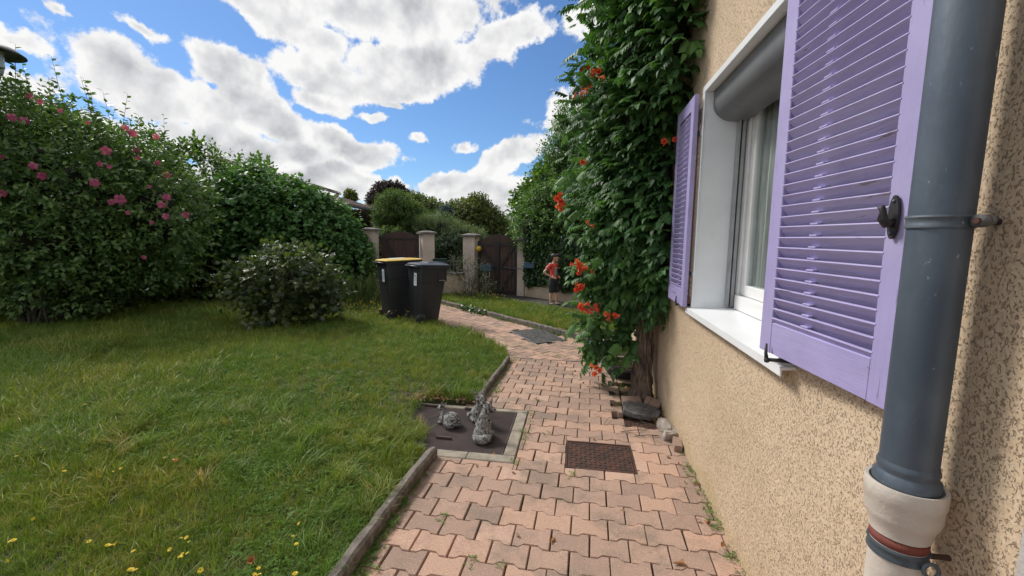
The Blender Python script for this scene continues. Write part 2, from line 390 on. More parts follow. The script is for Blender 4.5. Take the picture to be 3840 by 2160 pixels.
# ------------------------------------------------------------------ foliage helpers
def leaf_tpl(w=.5, fold=.12, droop=.15, teeth=False):
    """leaf along +y, length 1, folded along its rib; returns verts, tris"""
    if teeth: ys, ws = [0, .14, .30, .36, .55, .62, .82, 1], [0, .40, .50, .40, .44, .30, .20, 0]
    else: ys, ws = [0, .22, .55, .8, 1], [0, .42, .5, .28, 0]
    V = []; Fq = []
    for y, a in zip(ys, ws):
        z = -droop*y*y
        V += [(-a*w*1., y, z+fold*a), (0, y, z), (a*w*1., y, z+fold*a)]
    for i in range(len(ys)-1):
        b = 3*i
        Fq += [(b, b+1, b+4), (b, b+4, b+3), (b+1, b+2, b+5), (b+1, b+5, b+4)]
    V = np.array(V); Fq = np.array(Fq)
    keep = [f for f in Fq if len({tuple(np.round(V[i], 6)) for i in f}) == 3]
    return V, np.array(keep)
LEAF = leaf_tpl(.52); LEAF_W = leaf_tpl(.85, .1, .2); LEAF_T = leaf_tpl(.62, .15, .25, True); LEAF_N = leaf_tpl(.28, .1, .2)
SIMPLE = (np.array([(0, 0, 0), (-.26, .5, .04), (.26, .5, .04), (0, 1, -.1)]), np.array([(0, 2, 1), (1, 2, 3)]))
SIMPLE_N = (np.array([(0, 0, 0), (-.09, .5, .03), (.09, .5, .03), (0, 1, -.1)]), np.array([(0, 2, 1), (1, 2, 3)]))

def stamp(tpl, P, T, N, S, rnd=None):
    """copies of a template: P positions, T long axis, N face normal, S size"""
    V, Fq = tpl; T = nrm(T); N = nrm(N-np.sum(N*T, 1, keepdims=True)*T); B = np.cross(T, N)
    S = np.broadcast_to(np.asarray(S, float), (len(P),))[:, None, None]
    W = P[:, None, :]+S*(V[None, :, 0:1]*B[:, None, :]+V[None, :, 1:2]*T[:, None, :]+V[None, :, 2:3]*N[:, None, :])
    n, k = len(P), len(V)
    Fa = (Fq[None]+(np.arange(n)*k)[:, None, None]).reshape(-1, 3)
    a = np.repeat(rng.random(n) if rnd is None else rnd, k)
    return W.reshape(-1, 3), Fa, a
def merge(parts):
    V, Fs, A, b = [], [], [], 0
    for v, f, a in parts:
        V.append(v); Fs.append(f+b); A.append(a); b += len(v)
    return np.concatenate(V), [np.concatenate(Fs)], np.concatenate(A)
PH = rng.random((6, 3))*6.28; DR = nrm(rng.normal(size=(6, 3)))
def lump(P, s):
    v = np.zeros(len(P))
    for i in range(6): v += np.sin(P@DR[i]*s*(1+.35*i)+PH[i, 0])*(.5**(i*.4))
    return v/3.
def shell(ells, n, thick=.35, rough=.16, lumps=2.2, front=None):
    """points in the outer layer of a union of ellipsoids, with a lumpy outline; also outward directions"""
    C = np.array([e[0] for e in ells], float); RR = np.array([e[1] for e in ells], float)
    wgt = (RR[:, 0]*RR[:, 1]+RR[:, 1]*RR[:, 2]+RR[:, 0]*RR[:, 2]); wgt = wgt/wgt.sum()
    out, dirs, tot = [], [], 0
    while tot < n:
        i = rng.choice(len(ells), size=n*2, p=wgt); d = nrm(rng.normal(size=(n*2, 3)))
        p0 = C[i]+d*RR[i]
        rad = 1+rough*lump(p0, lumps)-np.abs(rng.normal(size=n*2))*thick*.6
        p = C[i]+d*RR[i]*rad[:, None]
        ok = p[:, 2] > .03
        for k in range(len(ells)):
            q = np.linalg.norm((p-C[k])/RR[k], axis=1); ok &= (q > .68) | (i == k)
        if front is not None: ok &= ((p-C[i])@front > -.35*RR[i].mean()) | (rng.random(n*2) < .25)
        out.append(p[ok]); dirs.append(nrm((d/RR[i])[ok])); tot += ok.sum()
    return np.concatenate(out)[:n], np.concatenate(dirs)[:n]
def sprigs(tpl, P, D, size, k=7, L=.25, up=.35, side=.9, droop=0., jit=.35):
    """twigs at P pointing roughly along D, leaves in opposite pairs along each"""
    n = len(P); T = nrm(D+np.array([0, 0, up])+rng.normal(size=(n, 3))*.45)
    S0 = nrm(np.cross(T, rng.normal(size=(n, 3)))); S1 = np.cross(T, S0)
    Ps, Ts, Ns, Ss, Rr = [], [], [], [], []
    tone = rng.random(n)
    for j in range(k):
        u = (j//2+.5)/(max(1, (k+1)//2)); sg = 1 if j % 2 else -1
        ax = S0 if (j//2) % 2 else S1
        if j == k-1: sg = 0
        Ps.append(P+T*(u*L)); t = T*(.55 if sg else 1)+ax*sg*side+np.array([0, 0, -droop])+rng.normal(size=(n, 3))*jit*.5
        Ts.append(t); Ns.append(nrm(T*.5+np.array([0, 0, .9])+rng.normal(size=(n, 3))*jit))
        Ss.append(size*(.7+.5*rng.random(n))); Rr.append(np.clip(tone*.65+rng.random(n)*.35+.12*(j/k), 0, 1))
    return stamp(tpl, np.concatenate(Ps), np.concatenate(Ts), np.concatenate(Ns), np.concatenate(Ss), np.concatenate(Rr))
def EL(px, py, rx, ry, Y, ryd=None):
    """ellipsoid seen at a photo position, standing at distance Y up the garden"""
    c = at_y(px, py, Y); dd = (c-EYE)@FW; a = rx*dd/FPX; b = ry*dd/FPX
    return (tuple(c), (a, ryd or a*.9, b))
def hit(px, py, ells):
    d = ray(px, py); best = None
    for c, r in ells:
        o = (EYE-np.array(c))/np.array(r); v = d/np.array(r); A = v@v; B = 2*o@v; Cc = o@o-1; q = B*B-4*A*Cc
        if q > 0:
            t = (-B-math.sqrt(q))/(2*A)
            if t > 0 and (best is None or t < best): best = t
    return None if best is None else EYE+d*best
def core(ells, f=.62):
    mb = MB()
    for c, r in ells: mb.ell(c, tuple(x*f for x in r), 10, 7)
    return mb
def plant(name, label, cat, base, ells, tpl, mat, n, size, k=7, L=.25, coref=.6, thick=.35, rough=.16, lumps=2.2, up=.35, droop=0., group=None, trunk=None, side=.9, back=True, limbs=True):
    root = empty(name, label, cat, tuple(base), group=group)
    P, D = shell(ells, n, thick, rough, lumps, None if back else nrm(EYE-np.mean([e[0] for e in ells], axis=0)))
    V, Fs, A = merge([sprigs(tpl, P, D, size, k, L, up, side, droop)])
    fo = link('foliage', mesh_np('foliage', V, Fs, mat, False, A), root, True); fo['kind'] = 'stuff'
    if coref:
        o = core(ells, coref).build('dark_core', m_inner, root, True, True); o['kind'] = 'stuff'  # solid dark core added to block light through the crown
    b = np.array(base, float)
    if trunk:
        mb = MB(); cc = np.array(ells[0][0]); tops = [np.array(e[0]) for e in ells]
        fork = b+(cc-b)*.45; fork[2] = b[2]+(cc[2]-b[2])*.5
        mb.tube([b-np.array([0, 0, .05]), b+(fork-b)*.5+rng.normal(size=3)*trunk*.3, fork], [trunk*1.25, trunk, trunk*.85], 9)
        mb.build('trunk', m_bark2, root, True, True)
        if limbs:
            for tp in tops[:6]:
                q = MB(); e = fork+(tp-fork)*.95+np.array([0, 0, .2])*np.random.rand()
                q.tube([fork, fork+(e-fork)*.5+rng.normal(size=3)*.1, e], [trunk*.6, trunk*.4, trunk*.15], 6); q.build('limb', m_bark2, root, True, True)
    return root
m_inner = M('dark_core', (.022, .022, .012), (.012, .014, .008), 8, 1., .05, 9)  # dark filler colour standing in for the shade inside foliage
G_LAUREL = leafmat('laurel_leaf', [(0.045, 0.097, 0.026), (0.083, 0.17, 0.032), (0.172, 0.292, 0.046)], .33, .38)
G_HIB = leafmat('hibiscus_leaf', [(0.059, 0.11, 0.042), (0.103, 0.186, 0.061), (0.19, 0.283, 0.084)], .33, .42)
G_DOG = leafmat('dogwood_leaf', [(0.061, 0.134, 0.043), (0.099, 0.21, 0.067), (0.151, 0.294, 0.097)], .33, .45)
G_PEONY = leafmat('peony_leaf', [(0.035, 0.06, 0.026), (0.063, 0.101, 0.041), (0.174, 0.224, 0.06)], .33, .28, spec=.7)
G_VINE = leafmat('vine_leaf', [(0.039, 0.095, 0.034), (0.071, 0.168, 0.054), (0.126, 0.259, 0.067)], .33, .48, spec=.3)
G_PRIVET = leafmat('privet_leaf', [(0.056, 0.116, 0.037), (0.099, 0.194, 0.056), (0.173, 0.287, 0.081)], .33, .5)
G_OLIVE = leafmat('olive_green_leaf', [(0.074, 0.101, 0.03), (0.115, 0.155, 0.043), (0.189, 0.23, 0.068)], .33, .5)
G_THUJA = leafmat('conifer_leaf', [(0.047, 0.088, 0.027), (0.081, 0.142, 0.038), (0.176, 0.243, 0.068)], .33, .6)
G_DARKCON = leafmat('dark_conifer_leaf', [(0.024, 0.048, 0.027), (0.042, 0.075, 0.039), (0.068, 0.112, 0.053)], .33, .6)
G_PALE = leafmat('pale_green_leaf', [(0.081, 0.115, 0.046), (0.127, 0.184, 0.081), (0.218, 0.276, 0.138)], .33, .6)
G_COPPER = leafmat('copper_leaf', [(.022, .014, .016), (.038, .022, .026), (.05, .032, .034)], .12, .5)
G_IVY = leafmat('ivy_leaf', [(0.022, 0.05, 0.019), (0.038, 0.09, 0.026), (0.12, 0.216, 0.042)], .33, .36)
G_BROWN = leafmat('brown_hedge_leaf', [(.022, .016, .010), (.035, .027, .016), (.05, .05, .02)], .1, .8)
G_IRIS = leafmat('iris_leaf', [(.06, .11, .03), (.09, .16, .045), (.22, .21, .08)], .25, .5)
G_ROSE = leafmat('grey_green_leaf', [(.04, .055, .03), (.07, .09, .045), (.13, .14, .07)], .1, .6)
G_PINK = leafmat('pink_petal', [(.36, .06, .15), (.48, .10, .21), (.56, .17, .28)], .3, .6)
G_ORANGE = leafmat('orange_petal', [(.64, .075, .04), (.74, .12, .065), (.80, .22, .09)], .3, .5)
G_PEACH = leafmat('peach_petal', [(.70, .32, .14), (.75, .38, .18), (.78, .42, .2)], .2, .6)
G_YEL = leafmat('yellow_petal', [(.75, .50, .02), (.82, .62, .03), (.85, .66, .05)], .2, .5)
G_DRY = leafmat('dry_leaf', [(.13, .075, .04), (.24, .13, .06), (.38, .17, .07)], .1, .8)
G_GRASS = leafmat('grass_blade', [(0.081, 0.157, 0.02), (0.125, 0.224, 0.029), (0.184, 0.297, 0.047), (0.309, 0.302, 0.112)], .30, .5, patch=((1.35, 1.05, .9), .9), obj_random=True)
G_CLOVER = leafmat('clover_leaf', [(0.061, 0.126, 0.021), (0.089, 0.179, 0.032), (0.122, 0.221, 0.042)], .25, .75, spec=.15, obj_random=True)

# ------------------------------------------------------------------ ground, path, kerbs
WX = .835                                           # plane of the house wall
tag(MB().box((-160, -60, -.5), (160, 220, -.10)).build('ground', m_soil), kind='structure')
HOLE = (.30, 3.42, .835, 4.02)                      # where pavers have been lifted
PLATE = (-1.46, 2.84, -.49, 3.60)
LAWN = [(-1.06, -2.), (-1.06, 2.76), (-1.47, 2.76), (-1.50, 3.66), (-.93, 3.70), (-.885, 4.5), (-.86, 5.10), (-.95, 5.55), (-1.25, 6.05), (-1.75, 6.5), (-2.3, 6.95), (-2.9, 7.5), (-3.5, 8.1), (-4.3, 8.9), (-5.2, 9.9), (-6.2, 11.2), (-14, 11.2), (-14, -2.)]
CC0, CC1 = np.array((.83, 5.80)), np.array((-3.85, 10.1))      # the straight far kerb
def inside(poly, P):
    x, y = P[:, 0], P[:, 1]; c = np.zeros(len(P), bool); n = len(poly)
    for i in range(n):
        x0, y0 = poly[i]; x1, y1 = poly[(i+1) % n]
        m = (y0 > y) != (y1 > y)
        with np.errstate(divide='ignore', invalid='ignore'): c ^= m & (x < (x1-x0)*(y-y0)/(y1-y0+1e-12)+x0)
    return c
LAWN2 = [(.80, 5.95), (-3.75, 10.15), (-3.55, 10.55), (-2.6, 10.72), (-1.9, 10.1), (-.9, 9.38), (-.03, 8.72), (.83, 7.9)]
def sheet(name, poly, z0, z1, mat): return tag(MB().prism(poly, z0, z1).build(name, mat), kind='structure')
tag(MB().prism([(-1.6, 2.7), (-.9, 2.7), (-.9, 3.8), (-1.75, 3.8)], -.09, -.012).build('bare_soil', m_soil), kind='structure')
lawn = sheet('lawn', LAWN, -.06, .042, m_lawnbase)
lawn2 = sheet('lawn', LAWN2, -.06, .050, m_lawnbase)
drive = sheet('driveway', [(-3.6, 10.6), (-2.6, 10.75), (-1.9, 10.13), (-.9, 9.41), (0, 8.74), (.86, 7.93), (6, 5), (9, 8), (1.6, 9.3), (.1, 10.1), (-1.3, 11.1), (-3.2, 11.2)], -.06, .03, m_asphalt)
sheet('street', [(-60, 11.9), (60, 11.2), (60, 17.5), (-60, 17.5)], -.07, -.02, m_asphalt)

bed = MB()
for lo, hi in (((-1.1, -1), (WX+.05, HOLE[1])), ((-1.1, HOLE[1]), (HOLE[0], HOLE[3])), ((-1.1, HOLE[3]), (WX+.05, 4.12)), ((-1.1, 4.12), (.43, 4.60)), ((-1.1, 4.60), (WX+.05, 5.33))):
    bed.box((lo[0], lo[1], -.09), (hi[0], hi[1], -.016))
bed.prism([(-1.2, 5.33), (.9, 5.33), (.9, 5.85), (-3.8, 10.15), (-5.2, 9.9)], -.09, -.0162)
tag(bed.build('path_bedding', m_joint), kind='structure')
path = tag(MB().box((-1.1, -1, -.099), (.9, 5.3, -.091)).build('paved_path', m_soil), kind='structure')

def clip(poly, a, b, c):
    """keep a*x+b*y <= c"""
    out = []
    for i in range(len(poly)):
        p, q = poly[i], poly[(i+1) % len(poly)]; dp, dq = a*p[0]+b*p[1]-c, a*q[0]+b*q[1]-c
        if dp <= 0: out.append(p)
        if (dp < 0 < dq) or (dq < 0 < dp):
            t = dp/(dp-dq); out.append((p[0]+t*(q[0]-p[0]), p[1]+t*(q[1]-p[1])))
    return out
def cut_rect(poly, x0, y0, x1, y1):
    """what is left of poly outside the rectangle, in up to four pieces"""
    if len(poly) < 3: return []
    if max(p[0] for p in poly) <= x0 or min(p[0] for p in poly) >= x1 or max(p[1] for p in poly) <= y0 or min(p[1] for p in poly) >= y1: return [poly]
    res = [clip(poly, 1, 0, x0), clip(poly, -1, 0, -x1)]
    mid = clip(clip(poly, -1, 0, -x0), 1, 0, x1)
    res += [clip(mid, 0, 1, y0), clip(mid, 0, -1, -y1)]
    return res
def area(p): return abs(sum(p[i][0]*p[(i+1) % len(p)][1]-p[(i+1) % len(p)][0]*p[i][1] for i in range(len(p))))/2
HT = .0110
def paver_poly():
    a, hi_, lo_ = .0975, .0686+HT, .0686-HT
    top = [(-a, hi_), (-.0625, hi_), (-.0375, lo_), (.0375, lo_), (.0625, hi_), (a, hi_)]
    return top+[(x, -y) for x, y in top[::-1]]
PP = paver_poly(); polys = []
MH = (-.035, 2.755, .450, 3.145)
RA = R(-1.8)
for j in range(-8, 48):
    yb = .07+.14*j
    if yb < -.6 or yb > 5.5: continue
    off = .1*(j % 2)
    for i in range(-9, 8):
        x, y = .04+.2*i+off, yb
        x, y = x*math.cos(RA)-(y-3)*math.sin(RA), 3+x*math.sin(RA)+(y-3)*math.cos(RA); c = (x, y); ang = RA+random.gauss(0, .006); dx, dy = random.gauss(0, .0012), random.gauss(0, .0012)
        p = [(x+dx+u*math.cos(ang)-v*math.sin(ang), y+dy+u*math.sin(ang)+v*math.cos(ang)) for u, v in PP]
        p = clip(p, 0, 1, 5.315); p = clip(p, 1, 0, WX+.03) if p else p
        if y < 2.74: p = clip(p, -1, 0, 1.03) if p else p
        elif p: p = clip(p, -1, 0, 1.0)
        if len(p) < 3 or area(p) < .0018: continue
        if HOLE[0] < x < 1 and HOLE[1] < y < HOLE[3] and not (x < .42 and j % 2): continue
        if x > .46 and 4.10 < y < 4.62: continue
        ps = [p]
        for rc in ((MH[0]-.004, MH[1]-.004, MH[2]+.004, MH[3]+.004), (-1.6, 2.738, -.392, 3.665)):
            ps = [q for pp in ps for q in cut_rect(pp, *rc)]
        if y > 3.7 or y < 2.7: ps = [q for q in ps]
        polys += [(q, 1) for q in ps if len(q) > 2 and area(q) > .0009]
# beyond the straight joint the bond is turned to run along the far kerb
ta = math.atan2(*(CC1-CC0)[::-1]); cu, su = math.cos(ta), math.sin(ta)
GR_C, GR_T, GR_HX, GR_HY = np.array((-.60, 6.66)), nrm(np.array((-.51, .81))), .455, .285
for j in range(-26, 27):
    for i in range(-6, 34):
        u, v = .2*i+.1*(j % 2), -.065+.14*j
        x, y = CC0[0]+u*cu-v*su, CC0[1]+u*su+v*cu
        p = [(x+a*cu-b*su, y+a*su+b*cu) for a, b in PP]
        p = clip(p, 0, -1, -5.321); p = clip(p, 1, 0, WX+.02) if p else p
        if len(p) < 3 or area(p) < .0012: continue
        c = np.mean(p, axis=0)
        s = (c-CC0)@np.array((-su, cu))                 # signed distance from the kerb line
        near = ((np.array((-1.2, 5.6))-CC0)@np.array((-su, cu)))
        if s*np.sign(near) < -.06: continue
        if inside(LAWN, np.array([c+nrm(np.array((.3, .3)))*.12]))[0] and inside(LAWN, np.array([c]))[0]: continue
        q = c-GR_C
        if abs(q@GR_T) < GR_HX+.02 and abs(q@np.array((-GR_T[1], GR_T[0]))) < GR_HY+.02: continue
        if y > 9.6 or x < -4.6: continue
        if x > .36 and 5.38 < y < 6.4: continue
        polys.append((p, 2))
def paver_mesh(mb, p, seed):
    q = np.array(p); c = q.mean(0); rr = random.Random(seed)
    th = rr.gauss(0, .0012); tx, ty = rr.gauss(0, .010), rr.gauss(0, .010)
    n = len(p); sz = max(np.ptp(q[:, 0]), np.ptp(q[:, 1])); f = 1-.010/max(.06, sz)*1.
    f2 = 1-.003/max(.06, sz)
    ring = lambda k, z: [(c[0]+(x-c[0])*k, c[1]+(y-c[1])*k, z+th+((x-c[0])*tx+(y-c[1])*ty)) for x, y in p]
    vs = ring(f, 0)+ring(f2, -.005)+ring(1, -.012)+ring(1, -.062)
    fs = [tuple(range(n))]
    for k in range(3): fs += [(k*n+i, (k+1)*n+i, (k+1)*n+(i+1) % n, k*n+(i+1) % n) for i in range(n)]
    mb.cur = rr.random(); mb.add(vs, fs)
def seen(c):
    d = np.array((c[0], c[1], 0))-EYE; z = d@FW
    if z < .3: return False
    u, v = d@RT/z*FPX, d@UP/z*FPX
    return abs(u) < 1980 and -1130 < v
vis = sorted([(np.hypot(*np.mean(p, axis=0)), k) for k, (p, _) in enumerate(polys) if seen(np.mean(p, axis=0))])
big = {k for _, k in vis[:285]}
rest = MB()
for k, (p, _) in enumerate(polys):
    if k in big:
        mb = MB(); paver_mesh(mb, p, k); link('paver', mb.mesh('paver', m_paver, False), path)
    else: paver_mesh(rest, p, k)
o = rest.build('paver', m_paver, path); o.name = 'far_paving'; o['kind'] = 'stuff'

def kerb(pts, width, ztop, name='kerb'):
    root = None
    mb = MB(); rs = []
    for (a, b) in zip(pts[:-1], pts[1:]):
        a, b = np.array(a, float), np.array(b, float); L = np.linalg.norm(b-a); t = (b-a)/L; nn = np.array((-t[1], t[0]))
        m = max(1, int(L/.07)); V = []; rows = []
        for i in range(m+1):
            p = a+t*(L*i/m); g = .006 if i in (0, m) else 0
            p = p+t*(.004 if i == 0 else -.004 if i == m else 0)
            w = width/2*(1+.06*random.gauss(0, 1)); h = ztop+.0045*random.gauss(0, 1)-g
            V += [(*(p-nn*w), -.08), (*(p-nn*w), h-.014), (*(p-nn*(w-.014)), h), (*(p+nn*(w-.014)), h-.002), (*(p+nn*w), h-.016), (*(p+nn*w), -.08)]
        F = [(6*i+k, 6*i+k+1, 6*i+7+k, 6*i+6+k) for i in range(m) for k in range(5)]+[(0, 1, 2, 3, 4, 5), tuple(6*m+k for k in range(6))[::-1]]
        if root is None: root = tag(MB().add(V, F).build(name, m_kerb, smooth=R(40)), kind='structure')
        else: MB().add(V, F).build('kerb_stone', m_kerb, root, smooth=R(40))
    return root
kerb([(-1.035, -.8), (-1.035, .25), (-1.033, 1.25), (-1.02, 2.2), (-.985, 2.74)], .062, .088)
kerb([(-.905, 3.70), (-.875, 4.3), (-.845, 4.75), (-.835, 5.15)], .055, .072)
kerb([(.83, 5.86)]+[tuple(CC0+(CC1-CC0)*u+np.array((0, .06))) for u in (.22, .42, .62, .82, 1.)], .075, .088)

# soil and litter in the gap round the trunk
tag(MB().box((HOLE[0], HOLE[1], -.12), (WX, HOLE[3], -.085)).build('bare_soil', m_soil), kind='structure')
tag(MB().box((.43, 4.12, -.12), (WX, 4.60, -.045)).build('bare_soil', m_soil), kind='structure')

# ------------------------------------------------------------------ covers and loose bits in the paving
def plate_pattern(mb, x0, y0, x1, y1, z, kind):
    if kind == 'rib':
        n = int((y1-y0)/.015)
        for i in range(n):
            y = y0+(i+.5)*(y1-y0)/n; mb.box((x0+.01, y-.0032, z-.002), (x1-.01, y+.0032, z+.002))
    elif kind == 'lug':
        nx, ny = int((x1-x0)/.034), int((y1-y0)/.034)
        for i in range(nx):
            for j in range(ny):
                c = (x0+(i+.5)*(x1-x0)/nx, y0+(j+.5)*(y1-y0)/ny, z+.001); a = R(40) if (i+j) % 2 else R(-40)
                mb.obox(c, (math.cos(a), math.sin(a), 0), (-math.sin(a), math.cos(a), 0), (0, 0, 1), .0125, .0035, .003)
    else:
        nx, ny = int((x1-x0)/.03), int((y1-y0)/.03)
        for i in range(nx):
            for j in range(ny):
                c = (x0+(i+.5)*(x1-x0)/nx, y0+(j+.5)*(y1-y0)/ny, z); mb.box((c[0]-.009, c[1]-.009, z-.002), (c[0]+.009, c[1]+.009, z+.006))
t = empty('manhole_cover', 'rusty brown rectangular cast cover set flush in the pavers, nearest the camera', 'manhole cover', (MH[0], MH[1], 0))
a = MB().box((MH[0]+.012, MH[1]+.012, -.05), (MH[2]-.012, MH[3]-.012, -.004), .003); plate_pattern(a, MH[0]+.02, MH[1]+.02, MH[2]-.02, MH[3]-.02, -.004, 'lug'); a.build('cover_plate', m_rust, t, True)
f = MB()
for lo, hi in (((MH[0], MH[1]), (MH[2], MH[1]+.01)), ((MH[0], MH[3]-.01), (MH[2], MH[3])), ((MH[0], MH[1]+.01), (MH[0]+.01, MH[3]-.01)), ((MH[2]-.01, MH[1]+.01), (MH[2], MH[3]-.01))): f.box((*lo, -.05), (*hi, .0))
f.build('cover_rim', m_rust, t, True)
t = empty('manhole_cover', 'wide dark ribbed cover in a pale concrete surround, under the stone animals', 'manhole cover', (-.97, 3.2, 0))
a = MB().box((PLATE[0], PLATE[1]+.006, -.05), (PLATE[2]-.006, PLATE[3]-.006, -.004), .003); plate_pattern(a, PLATE[0], PLATE[1]+.01, PLATE[2]-.01, PLATE[3]-.01, -.003, 'rib'); a.build('cover_plate', m_mat, t, True)
fx0, fy0, fx1, fy1 = -1.50, 2.745, -.400, 3.655
for lo, hi in (((-1.0, fy0), (-.75, PLATE[1])), ((-.748, fy0), (fx1, PLATE[1])), ((PLATE[2], PLATE[1]+.002), (fx1, 3.23)), ((PLATE[2], 3.232), (fx1, PLATE[3])), ((-1.5, PLATE[3]), (fx1, fy1))):
    MB().box((*lo, -.06), (*hi, .004), .006).build('surround_slab', m_conc, t, True)
for (x0_, x1_, y_) in ((-.98, -.72, 3.585), (-1.42, -1.2, 3.60)):
    MB().tube([(x0_, y_, .012), (x1_, y_-.012, .012)], .011, 6).build('edge_strip', m_mat, t, True)
MB().box((-1.06, 2.998, .0), (-.93, 3.012, .02), .003).build('lifting_handle', m_mat, t, True)
# recessed cover in the gap
t = empty('manhole_cover', 'sunken brown cover in the gap where pavers are missing by the wall', 'manhole cover', (.55, 3.6, -.06))
a = MB().box((.345, 3.46, -.084), (.765, 3.80, -.058), .004); plate_pattern(a, .355, 3.47, .755, 3.79, -.058, 'lug'); a.build('cover_plate', m_rust, t, True)
# far grey grate, lying proud of the pavers
t = empty('manhole_cover', 'worn grey chequered cover lying across the path by the far kerb', 'manhole cover', (GR_C[0], GR_C[1], 0), math.atan2(GR_T[1], GR_T[0]))
a = MB().box((-GR_HX, -GR_HY, -.04), (GR_HX, GR_HY, .004), .003); plate_pattern(a, -GR_HX+.02, -GR_HY+.02, GR_HX-.02, GR_HY-.02, .005, 'chq'); a.build('cover_plate', m_greyiron, t)
# thrown-down grey tile of ribbed rubber
t = empty('broken_grate', 'tilted dark grey ribbed slab with a broken corner, resting over the gap', 'slab', (.63, 3.84, .01), R(-14)); t.scale = (.84, .84, .9); t.rotation_euler = (R(3), R(9), R(-16))
a = MB().prism([(-.16, -.14), (-.05, -.17), (.19, -.08), (.20, .10), (.02, .16), (-.17, .10), (-.20, .02)], -.035, .012)
for i in range(8): a.box((-.15+.0*i, -.12+i*.03, .010), (.16, -.108+i*.03, .018))
a.build('ribbed_slab', m_greyiron, t)
# stones and stray pavers against the wall
def rock(label, c, r, rot, mat, name='loose_stone', cat='stone', cubic=False):
    t = None; bm = bmesh.new(); bmesh.ops.create_cube(bm, size=1.6); bmesh.ops.subdivide_edges(bm, edges=bm.edges[:], cuts=2, use_grid_fill=True)
    for v in bm.verts:
        q = v.co.copy()
        if not cubic: q = q.lerp(q.normalized()*1.05, .35)
        q += Vector(rng.normal(size=3)*(.05 if not cubic else .012)); v.co = Vector((q.x*r[0], q.y*r[1], q.z*r[2]))
    me = bpy.data.meshes.new(name); bm.to_mesh(me); bm.free(); me.materials.append(mat)
    o = link(name, me); o.location = c; o.rotation_euler = rot; return tag(o, label, cat)
rock('grey rough stone against the wall, the highest of those beside the sunken cover', (.775, 3.47, .02), (.045, .09, .06), (.2, .1, .4), m_rock)
rock('small pale stone wedged behind the row of stones at the wall foot', (.815, 3.33, .02), (.03, .06, .05), (.1, .3, -.2), m_rock)
rock('upright grey wedge-shaped stone leaning at the corner of the gap', (.765, 3.30, .02), (.055, .03, .07), (.3, .1, .2), m_rock)
rock('pinkish half paver standing on edge against the wall foot', (.80, 3.17, .02), (.035, .085, .045), (.05, .06, -.1), m_paver, 'loose_paver', 'paver', True)
rock('stray paver tipped up beside the trunk, left of another', (.57, 4.05, .005), (.11, .07, .035), (.12, -.03, .05), m_paver, 'loose_paver', 'paver', True)
rock('stray paver tipped steeply between the trunk foot and the wall', (.76, 4.0, .012), (.09, .075, .035), (.25, .15, -.35), m_paver, 'loose_paver', 'paver', True)

# concrete doorstep beyond the vine
t = empty('doorstep', 'low grey concrete doorstep with a pale slab in front, behind the vine trunk', 'step', (.65, 5.9, 0))
MB().box((.40, 5.40, -.03), (WX, 5.66, .018), .005).build('front_slab', m_conc, t, True)
MB().box((.44, 5.66, -.03), (WX, 6.6, .15), .008).build('step_block', m_conc, t, True)
# tub with a round wire basket lid
t = empty('planter_tub', 'low black tub with a round rusty wire grid on top, behind the vine trunk', 'tub', (.60, 4.90, 0))
MB().lathe([(.0, .005), (.20, .005), (.245, .10), (.255, .105), (.235, .105), (.20, .07), (0, .07)], 28, (.60, 4.90, 0)).build('tub', m_rubber, t, True, R(35))
g = MB()
for r_ in (.27, .18, .09): g.tube([(.60+r_*math.cos(a), 4.90+r_*math.sin(a), .125) for a in np.linspace(0, 2*math.pi, 30)], .0065, 5)
for k in range(14):
    a = k*math.pi/7; g.tube([(.60+.03*math.cos(a), 4.90+.03*math.sin(a), .127), (.60+.15*math.cos(a+.3), 4.90+.15*math.sin(a+.3), .130), (.60+.27*math.cos(a+.1), 4.90+.27*math.sin(a+.1), .125)], .005, 5)
g.build('wire_grid', m_rust, t, True)

# ------------------------------------------------------------------ the house
house = empty('house', 'tan roughcast house wall with lilac shutters and a white framed window', 'house', (WX+2, 3, 0))
WY0, WY1, WZ0, WZ1 = 1.80, 3.06, 1.10, 2.56          # window opening
HY0, HY1, HZ, HD = -3.0, 6.7, 5.2, 6.5
a = MB()
def fq(y0, y1, z0, z1): a.add([(WX, y0, z0), (WX, y1, z0), (WX, y1, z1), (WX, y0, z1)], [(0, 1, 2, 3)])
fq(HY0, WY0, 0-.1, HZ); fq(WY1, HY1, -.1, HZ); fq(WY0, WY1, -.1, WZ0); fq(WY0, WY1, WZ1, HZ)
X2 = WX+.36
a.add([(WX, WY0, WZ0), (X2, WY0, WZ0), (X2, WY1, WZ0), (WX, WY1, WZ0)], [(0, 1, 2, 3)]).add([(WX, WY0, WZ1), (X2, WY0, WZ1), (X2, WY1, WZ1), (WX, WY1, WZ1)], [(3, 2, 1, 0)])
a.add([(WX, WY0, WZ0), (X2, WY0, WZ0), (X2, WY0, WZ1), (WX, WY0, WZ1)], [(3, 2, 1, 0)]).add([(WX, WY1, WZ0), (X2, WY1, WZ0), (X2, WY1, WZ1), (WX, WY1, WZ1)], [(0, 1, 2, 3)])
a.add([(WX, HY1, -.1), (WX+HD, HY1, -.1), (WX+HD, HY1, HZ), (WX, HY1, HZ)], [(0, 1, 2, 3)]).add([(WX, HY0, -.1), (WX+HD, HY0, -.1), (WX+HD, HY0, HZ), (WX, HY0, HZ)], [(3, 2, 1, 0)])
a.add([(WX+HD, HY0, -.1), (WX+HD, HY1, -.1), (WX+HD, HY1, HZ), (WX+HD, HY0, HZ)], [(3, 2, 1, 0)])
link('wall', a.mesh('wall', m_plaster, False, False), house, True)
MB().box((WX-.03, HY0-.3, HZ), (WX+HD+.4, HY1+.03, HZ+.14)).build('eaves', m_wood, house, True)
